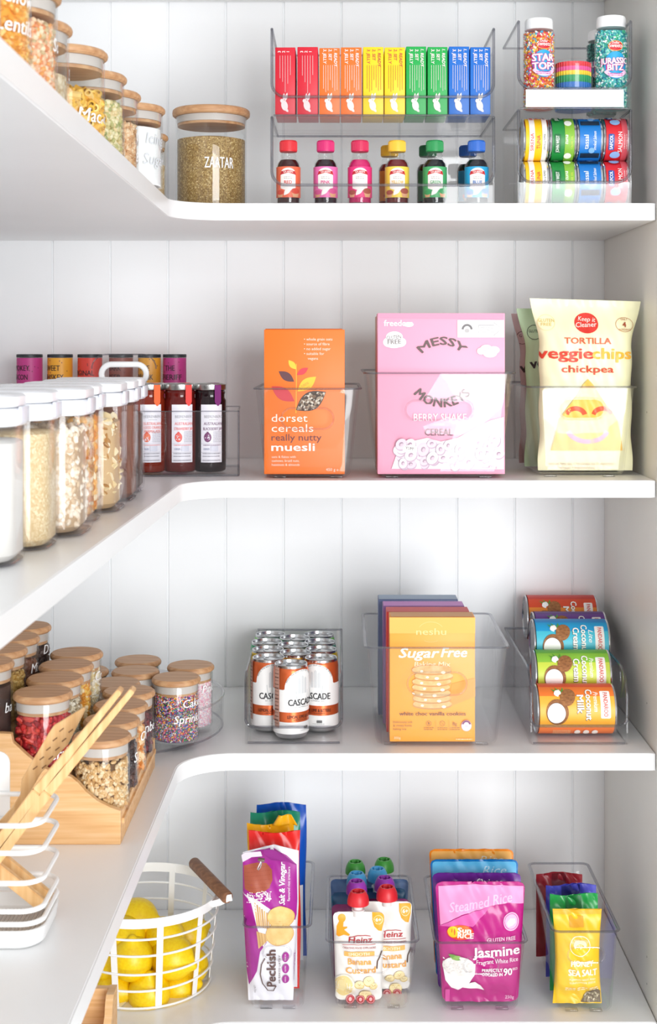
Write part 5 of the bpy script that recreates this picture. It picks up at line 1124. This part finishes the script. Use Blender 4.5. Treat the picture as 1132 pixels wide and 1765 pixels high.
for x0, x1, y, d, c, lb, sd in ((426, 518, 1440, D0 + .048, 'e0241f', 'red cracker packet behind the purple one', 11), (424, 506, 1426, D0 + .086, 'f2b413', 'yellow cracker packet between the red and green ones', 12),
        (430, 516.5, 1405, D0 + .124, '0f8064', 'green cracker packet in front of the blue one', 13), (440, 528, 1391, D0 + .162, '1350b4', 'blue cracker packet at the back of its bin', 14)):
    mb, a, done = packet('cracker_packet', lb, 'cracker packet', x0, x1, y, d, zf, .016, paint(c, .28), K11, 'cracker packets', crimp=.03, wr=.0014, seed=sd, top=lambda u, s=sd: .0022 * math.sin(u * 3 + s), hw=lambda v, s=sd: .97 + .03 * math.sin(v * 8 + s))
    W0 = (x0 - 400) / .28269; W1 = (x1 - 400) / .28269
    a.rect(W0 + 22, 735 if sd == 11 else 560, W1 - 22, 1200, 'eceaf0')
    done()
    if sd == 12:
        mb = MB(); mb.grid(lambda i, j: ((i - .5) * .038 * (1 - .5 * j), -.004 * math.sin(i * 6.3), j * .016), 10, 6, paint('f2b413', .28)); f1 = mb.build('folded_flap', loc=(0, 0, 0)); pk2 = [q for q in bpy.data.objects if q.get('label') == lb][0]; f1.parent = pk2; f1.location = (.022, -.004, PZ(1428, d) - zf)
        md = f1.modifiers.new('thick', 'SOLIDIFY'); md.thickness = .001

# ================================================================== LOWEST SHELF: baby food pouches
o, D0 = clear_bin(565, 718, 1623, 578, 705, 1743, S4, .24, 'clear tapered bin of squeezy baby food pouches', hw=.36, hy=.32, hh=.2)
def spout_pouch(xl, xr, yt, d, capc, col, label, full=0, sx=0.0, capy=None, tilt=0.0):
    mb, a, done = packet('baby_food_pouch', label, 'food pouch', xl, xr, yt, d, zf, .015, paint(col, .35), K16, 'squeezy baby food pouches', crimp=.04, wr=.0009, round_c=.008, seed=int(xl), hw=lambda v: .90 + .10 * v ** 1.5, lean=tilt)
    w = (xr - xl) * d / F
    if full:
        k = (xl - 574) / .16425 if full == 2 else 0; dy = 0 if full == 1 else -95; R_ = 'b8242f'; Y_ = 'f6a51e'
        if full == 1:
            a.ell(176, 722, 42, 40, Y_); a.poly([(150, 750), (195, 752), (190, 800), (232, 795), (234, 806), (200, 824), (262, 862), (250, 876), (195, 870), (140, 892), (118, 882), (122, 800)], Y_)
        ox = 0 if full == 1 else 283
        a.poly([(497 + ox, 662 + dy), (628 + ox, 664 + dy), (622 + ox, 760 + dy), (596 + ox, 846 + dy), (560 + ox, 836 + dy), (520 + ox, 800 + dy), (497 + ox, 740 + dy)], Y_); a.ring(563 + ox, 740 + dy, 44, 42, 5, 'fbe3b4'); a.t('6+', 563 + ox, 757 + dy, 34, 'fdf4e4', w=56, bold=.04)
        ox2 = 0 if full == 1 else 320; dy2 = 0 if full == 1 else -58
        a.t('Heinz', 372 + ox2, 942 + dy2, 58, R_, w=250, bold=.03, shear=.1); a.line([(262 + ox2, 888 + dy2), (340 + ox2, 870 + dy2), (420 + ox2, 868 + dy2), (480 + ox2, 880 + dy2)], 7, R_); a.line([(180 + ox2, 970 + dy2), (300 + ox2, 962 + dy2), (530 + ox2, 966 + dy2)], 5, R_)
        a.t('CREATING FOOD EXPLORERS', 360 + ox2, 1008 + dy2, 20, 'a8404a', w=350, bold=.012)
        a.rect(200 + ox2, 1036 + dy2, 520 + ox2, 1086 + dy2, 'f5b95a', 6); a.t('SMOOTH', 355 + ox2, 1078 + dy2, 32, 'fbeed2', w=220, bold=.02)
        a.t('Banana', 365 + ox2, 1172 + dy2, 62, 'f2a94a', w=245, bold=.03); a.t('Custard', 375 + ox2, 1262 + dy2, 62, 'f2a94a', w=312, bold=.03)
        a.line([(600 + ox2, 1052 + dy2), (575 + ox2, 1110 + dy2), (552 + ox2, 1150 + dy2), (545 + ox2, 1225 + dy2)], 12, '5a3a24')
        if full == 1: a.ell(205, 1425, 118, 145, 'f1ead9'); a.ell(198, 1415, 98, 122, 'ecd28a'); a.ell(180, 1400, 52, 62, 'f2dd9f')
        for (x, y, r) in ((460, 1345, 58), (360, 1380, 52), (425, 1515, 66), (510, 1400, 40)):
            a.ell(x + ox2, y + 8 + dy2, r, r * .9, 'd9b862'); a.ell(x + ox2, y + dy2, r * .94, r * .82, 'f5e3ae'); 
            for q in (-1, 0, 1): a.ell(x + ox2 + q * 12, y + dy2 + (q % 2) * -8, 4, 5, 'b98f4a', 0, 8)
        for q in range(3):
            x = 265 + 108 * q + ox2 + (0 if full == 1 else -40); y = 1575 + dy2 * 1.05
            a.ell(x, y, 47, 48, R_); a.ring(x, y, 38, 39, 3.5, 'f2d6d6'); a.ell(x, y, 16, 20, 'e6b4b4')
    elif col == '6f93c8':
        xm0 = (xl - 560) / .16425; a.rect(xm0 + 12, 470, xm0 + 200, 556, '2fa0c8', 20); a.t('120 g', xm0 + 70, 458, 22, '22324a', w=64); a.ell(xm0 + 730, 440, 60, 50, 'f0e8dc'); a.ring(xm0 + 730, 420, 56, 46, 18, 'e8923a', 20, 160); a.ell(xm0 + 730, 412, 50, 26, '4ab0dc')
    pt = done(); hp = PZ(yt, d) - zf; u = sx * w / 2
    mb = MB(); T = Matrix.Translation((u, lean_y(tilt, hp), hp)); mb.lathe([(0, -.006), (.0075, -.006), (.0075, .002), (.0095, .0025), (.0095, .004), (.0065, .0045), (.0065, .010), (0, .010)], paint('e9e4e2', .3), 24, T); mb.build('spout', pt)
    zc = (PZ(capy, d) - zf) if capy else hp + .014
    mb = MB(); T = Matrix.Translation((u, lean_y(tilt, hp), zc - .0185)); R2 = .0160
    mb.lathe([(0, .004), (R2 * .6, .002), (R2, 0), (R2 * 1.0, .005), (R2 * .93, .011), (R2 * .74, .017), (R2 * .66, .0185), (R2 * .56, .0185), (R2 * .52, .013), (0, .012)], paint(capc, .4), 32, T)
    for k in range(4): t = PI / 4 + k * PI / 2; mb.box((u + R2 * .38 * math.cos(t), lean_y(tilt, hp) + R2 * .38 * math.sin(t), zc - .0035), (.003, .003, .005), paint(capc, .4))
    mb.build('screw_cap', pt)
def lean_y(t, h): return t * h
spout_pouch(573.5, 663, 1579, D0 + .010, 'd3202b', 'f0ece6', 'white banana pouch with a red cap in front', 1, -.02, 1543)
spout_pouch(622, 711, 1561, D0 + .046, 'd3202b', 'f0ece6', 'white banana pouch with a red cap standing behind the front one', 2, .02, 1535)
spout_pouch(571, 660, 1566, D0 + .078, '9430a8', '8a2f6c', 'purple capped pouch behind the two red capped ones, above the outer column', 0, -.02, 1525)
spout_pouch(619, 706, 1556, D0 + .110, '9430a8', '8a2f6c', 'purple capped pouch nearest the rice pouches', 0, .02, 1519)
spout_pouch(572, 655, 1545, D0 + .140, '4aa8dc', '3a6f9c', 'sky blue capped pouch in the outer column', 0, .03, 1511)
spout_pouch(617, 700, 1538, D0 + .166, '4aa8dc', '2a5f84', 'sky blue capped pouch in the column nearest the rice', 0, -.18, 1503)
spout_pouch(569, 652, 1522, D0 + .192, '3f9a3a', '6f93c8', 'green capped blue pouch at the back of the outer column', 0, .05, 1491)
spout_pouch(622, 705, 1522, D0 + .218, '3f9a3a', '6f93c8', 'green capped blue pouch at the back nearest the rice', 0, -.03, 1487)

# ================================================================== LOWEST SHELF: rice pouches
o, D0 = clear_bin(751, 905, 1624, 763, 893, 1746, S4, .24, 'clear tapered bin of microwave rice pouches', hw=.38, hy=.32, hh=.2)
mb, a, done = packet('rice_pouch', 'magenta jasmine rice pouch at the front of its bin', 'food pouch', 751, 907, 1526, D0 + .011, zf, .014, paint('b5127a', .24), K12, 'microwave rice pouches', crimp=.03, wr=.0012, round_c=.010, seed=5, hw=lambda v: .84 + .16 * v)
a.poly([(148, 244), (300, 236), (534, 244), (534, 320), (460, 312), (380, 322), (250, 360), (156, 415), (150, 330)], 'e58fc0'); a.poly([(150, 420), (250, 365), (380, 322), (300, 412), (200, 415)], 'd65aa6')
a.t('Steamed Rice', 340, 330, 40, 'f0b9d8', w=290, bold=.015, shear=.3, rot=9)
a.ell(475, 393, 36, 43, 'e9b4d4'); a.ring(475, 393, 30, 36, 3, 'c94a98'); a.poly([(455, 400), (470, 378), (492, 380), (496, 398), (480, 412), (462, 418)], 'f6e2ee')
a.ell(244, 440, 60, 34, 'e03a1c', 3); a.ell(240, 436, 54, 28, 'ef6a1e', 3); a.ell(212, 438, 24, 26, 'f8c81c'); a.t('Sun', 262, 440, 22, 'fdf6e2', w=60, bold=.05, shear=.1); a.t('RICE', 268, 464, 22, 'fdf6e2', w=72, bold=.05, shear=.1)
a.t('GLUTEN FREE', 430, 478, 17, 'f3d0e4', w=130, bold=.02, rot=2)
a.t('Jasmine', 408, 545, 42, 'fbf4f8', w=212, bold=.03, rot=2); a.t('Fragrant White Rice', 412, 578, 20, 'f6dcea', w=190, bold=.012, rot=2)
a.t('PERFECTLY', 388, 615, 14, 'fbf4f8', w=92, bold=.03); a.t('COOKED IN', 388, 634, 14, 'fbf4f8', w=92, bold=.03); a.t('90', 459, 634, 32, 'fbf4f8', w=38, bold=.03); a.t('SECS', 492, 612, 10, 'fbf4f8', w=24)
a.poly([(165, 590), (312, 578), (308, 625), (280, 670), (235, 705), (205, 695), (178, 660)], 'f2f0ee'); a.ell(236, 592, 72, 44, 'e4ded8'); rr = random.Random(3)
for k in range(70): a.leaf(*(lambda x, y, t: (x, y, x + 14 * math.cos(t), y + 9 * math.sin(t)))(rr.uniform(172, 292), rr.uniform(560, 622), rr.uniform(0, 6)), 5, ('f6f3f0', 'd2cac4')[k % 2]); a.n -= 1
a.n += 2; a.leaf(190, 540, 245, 562, 22, '6a9a3a'); a.leaf(205, 560, 245, 545, 18, '86b04a')
a.poly([(255, 690), (285, 664), (310, 658), (335, 675), (352, 700), (300, 694)], 'f4f0ee'); a.rect(178, 705, 198, 765, 'cf4a98', 4); a.t('250g', 470, 752, 15, 'f0c9e0', w=40)
done()
for x0, x1, y, d, c, c2, lb, sd in ((745.5, 900, 1510.5, D0 + .052, '6a2a92', 'c9b4d8', 'purple rice pouch directly behind the magenta one', 21), (742, 895, 1487, D0 + .092, '0f6fb4', '58b4e0', 'blue rice pouch between the purple and orange ones', 22), (740, 887, 1469, D0 + .130, 'f08a1e', 'f6b45a', 'orange rice pouch at the back of its bin', 23)):
    mb, a, done = packet('rice_pouch', lb, 'food pouch', x0, x1, y, d, zf, .013, paint(c, .24), K12, 'microwave rice pouches', crimp=.03, wr=.0012, round_c=.009, seed=sd, hw=lambda v: .86 + .14 * v)
    X0, X1, Y0 = (x0 - 700) / K12[2], (x1 - 700) / K12[2], (y - 1440) / K12[2]
    if sd != 21: a.rect(X0 + 10, Y0 + 8, X1 - 10, Y0 + 90, c2, 14); a.t('Rice', (X0 + X1) / 2 + 90, Y0 + 60, 32, 'fbe9cf' if sd == 23 else 'bfe2f4', w=110, shear=.3)
    else: a.t('Quinoa', (X0 + X1) / 2 + 60, Y0 + 52, 28, 'f2e8f6', w=120, bold=.02)
    done()

# ================================================================== LOWEST SHELF: seed snacks
o, D0 = clear_bin(952, 1063, 1605, 961.4, 1055.7, 1749, S4, .25, 'narrow clear bin of seed snack bags beside the end panel', hw=.55, hy=.28, hh=.15)
mb, a, done = packet('seed_snack_bag', 'yellow seed snack bag with a clear window at the front', 'snack bag', 955, 1040, 1574, D0 + .010, zf, .015, paint('eec21f', .35), K12, 'seed snack bags', crimp=.07, wr=.0016, seed=9, hw=lambda v: .90 + .10 * abs(2 * v - 1.0) ** 1.5)
a.poly([(668, 355), (888, 352), (888, 372), (668, 374)], 'e5ab24'); a.rect(742, 380, 806, 425, 'e2a32a')
a.ring(785, 500, 45, 45, 3.5, 'fbf1cc', 0, 360); a.ell(785, 495, 30, 22, 'f8ecc0'); a.ell(785, 508, 20, 14, 'eec21f'); a.t('SUPER SEEDS', 785, 478, 9, 'fbf1cc', w=74, arc=60)
a.t('HONEY', 795, 592, 24, 'fbf3d6', w=100, bold=.06); a.t('SEA SALT', 798, 634, 27, 'fbf3d6', w=128, bold=.06)
for k, s in enumerate(('PUMPKIN SEEDS AND', 'SUNFLOWER SEEDS')): a.t(s, 796, 655 + 14 * k, 8, 'fbf1cc', w=118, bold=.01)
for x in (742, 796, 850): a.dashes(x - 22, x + 22, [690, 700], 'fbf1cc', 4, x)
a.poly([(795, 772), (805, 745), (822, 722), (845, 708), (868, 706), (882, 716), (886, 772)], '6b5a44'); rr = random.Random(6)
for k in range(46):
    x, y, t = rr.uniform(806, 876), rr.uniform(722, 768), rr.uniform(0, 6)
    if (x - 800) < (760 - y) * .5: continue
    a.leaf(x - 9 * math.cos(t), y - 9 * math.sin(t), x + 9 * math.cos(t), y + 9 * math.sin(t), 9, ('8f8468', 'a89a7c', '77694f', 'd8cdb0')[k % 4]); a.n -= 1
a.n += 2
done()
for x0, x1, y, d, c, c2, lb, sd in ((950, 1033, 1548, D0 + .052, '1f9a48', '0f6f34', 'green seed snack bag behind the yellow one', 31), (943, 1030, 1531, D0 + .098, '4a4ab8', '2a2a78', 'blue seed snack bag behind the green one', 32), (926, 1006, 1511, D0 + .170, 'a82a34', '7d1c26', 'red seed snack bag at the back of its bin', 33)):
    mb, a, done = packet('seed_snack_bag', lb, 'snack bag', x0, x1, y, d, zf, .014, paint(c, .3), K12, 'seed snack bags', crimp=.07, wr=.0022, seed=sd, top=lambda u, s=sd: .002 * math.sin(u * 3 + s))
    X0, X1, Y0 = (x0 - 700) / K12[2], (x1 - 700) / K12[2], (y - 1440) / K12[2]
    a.rect(X0 + 70, Y0 + 2, X1 - 75, Y0 + 60, c2)
    done()
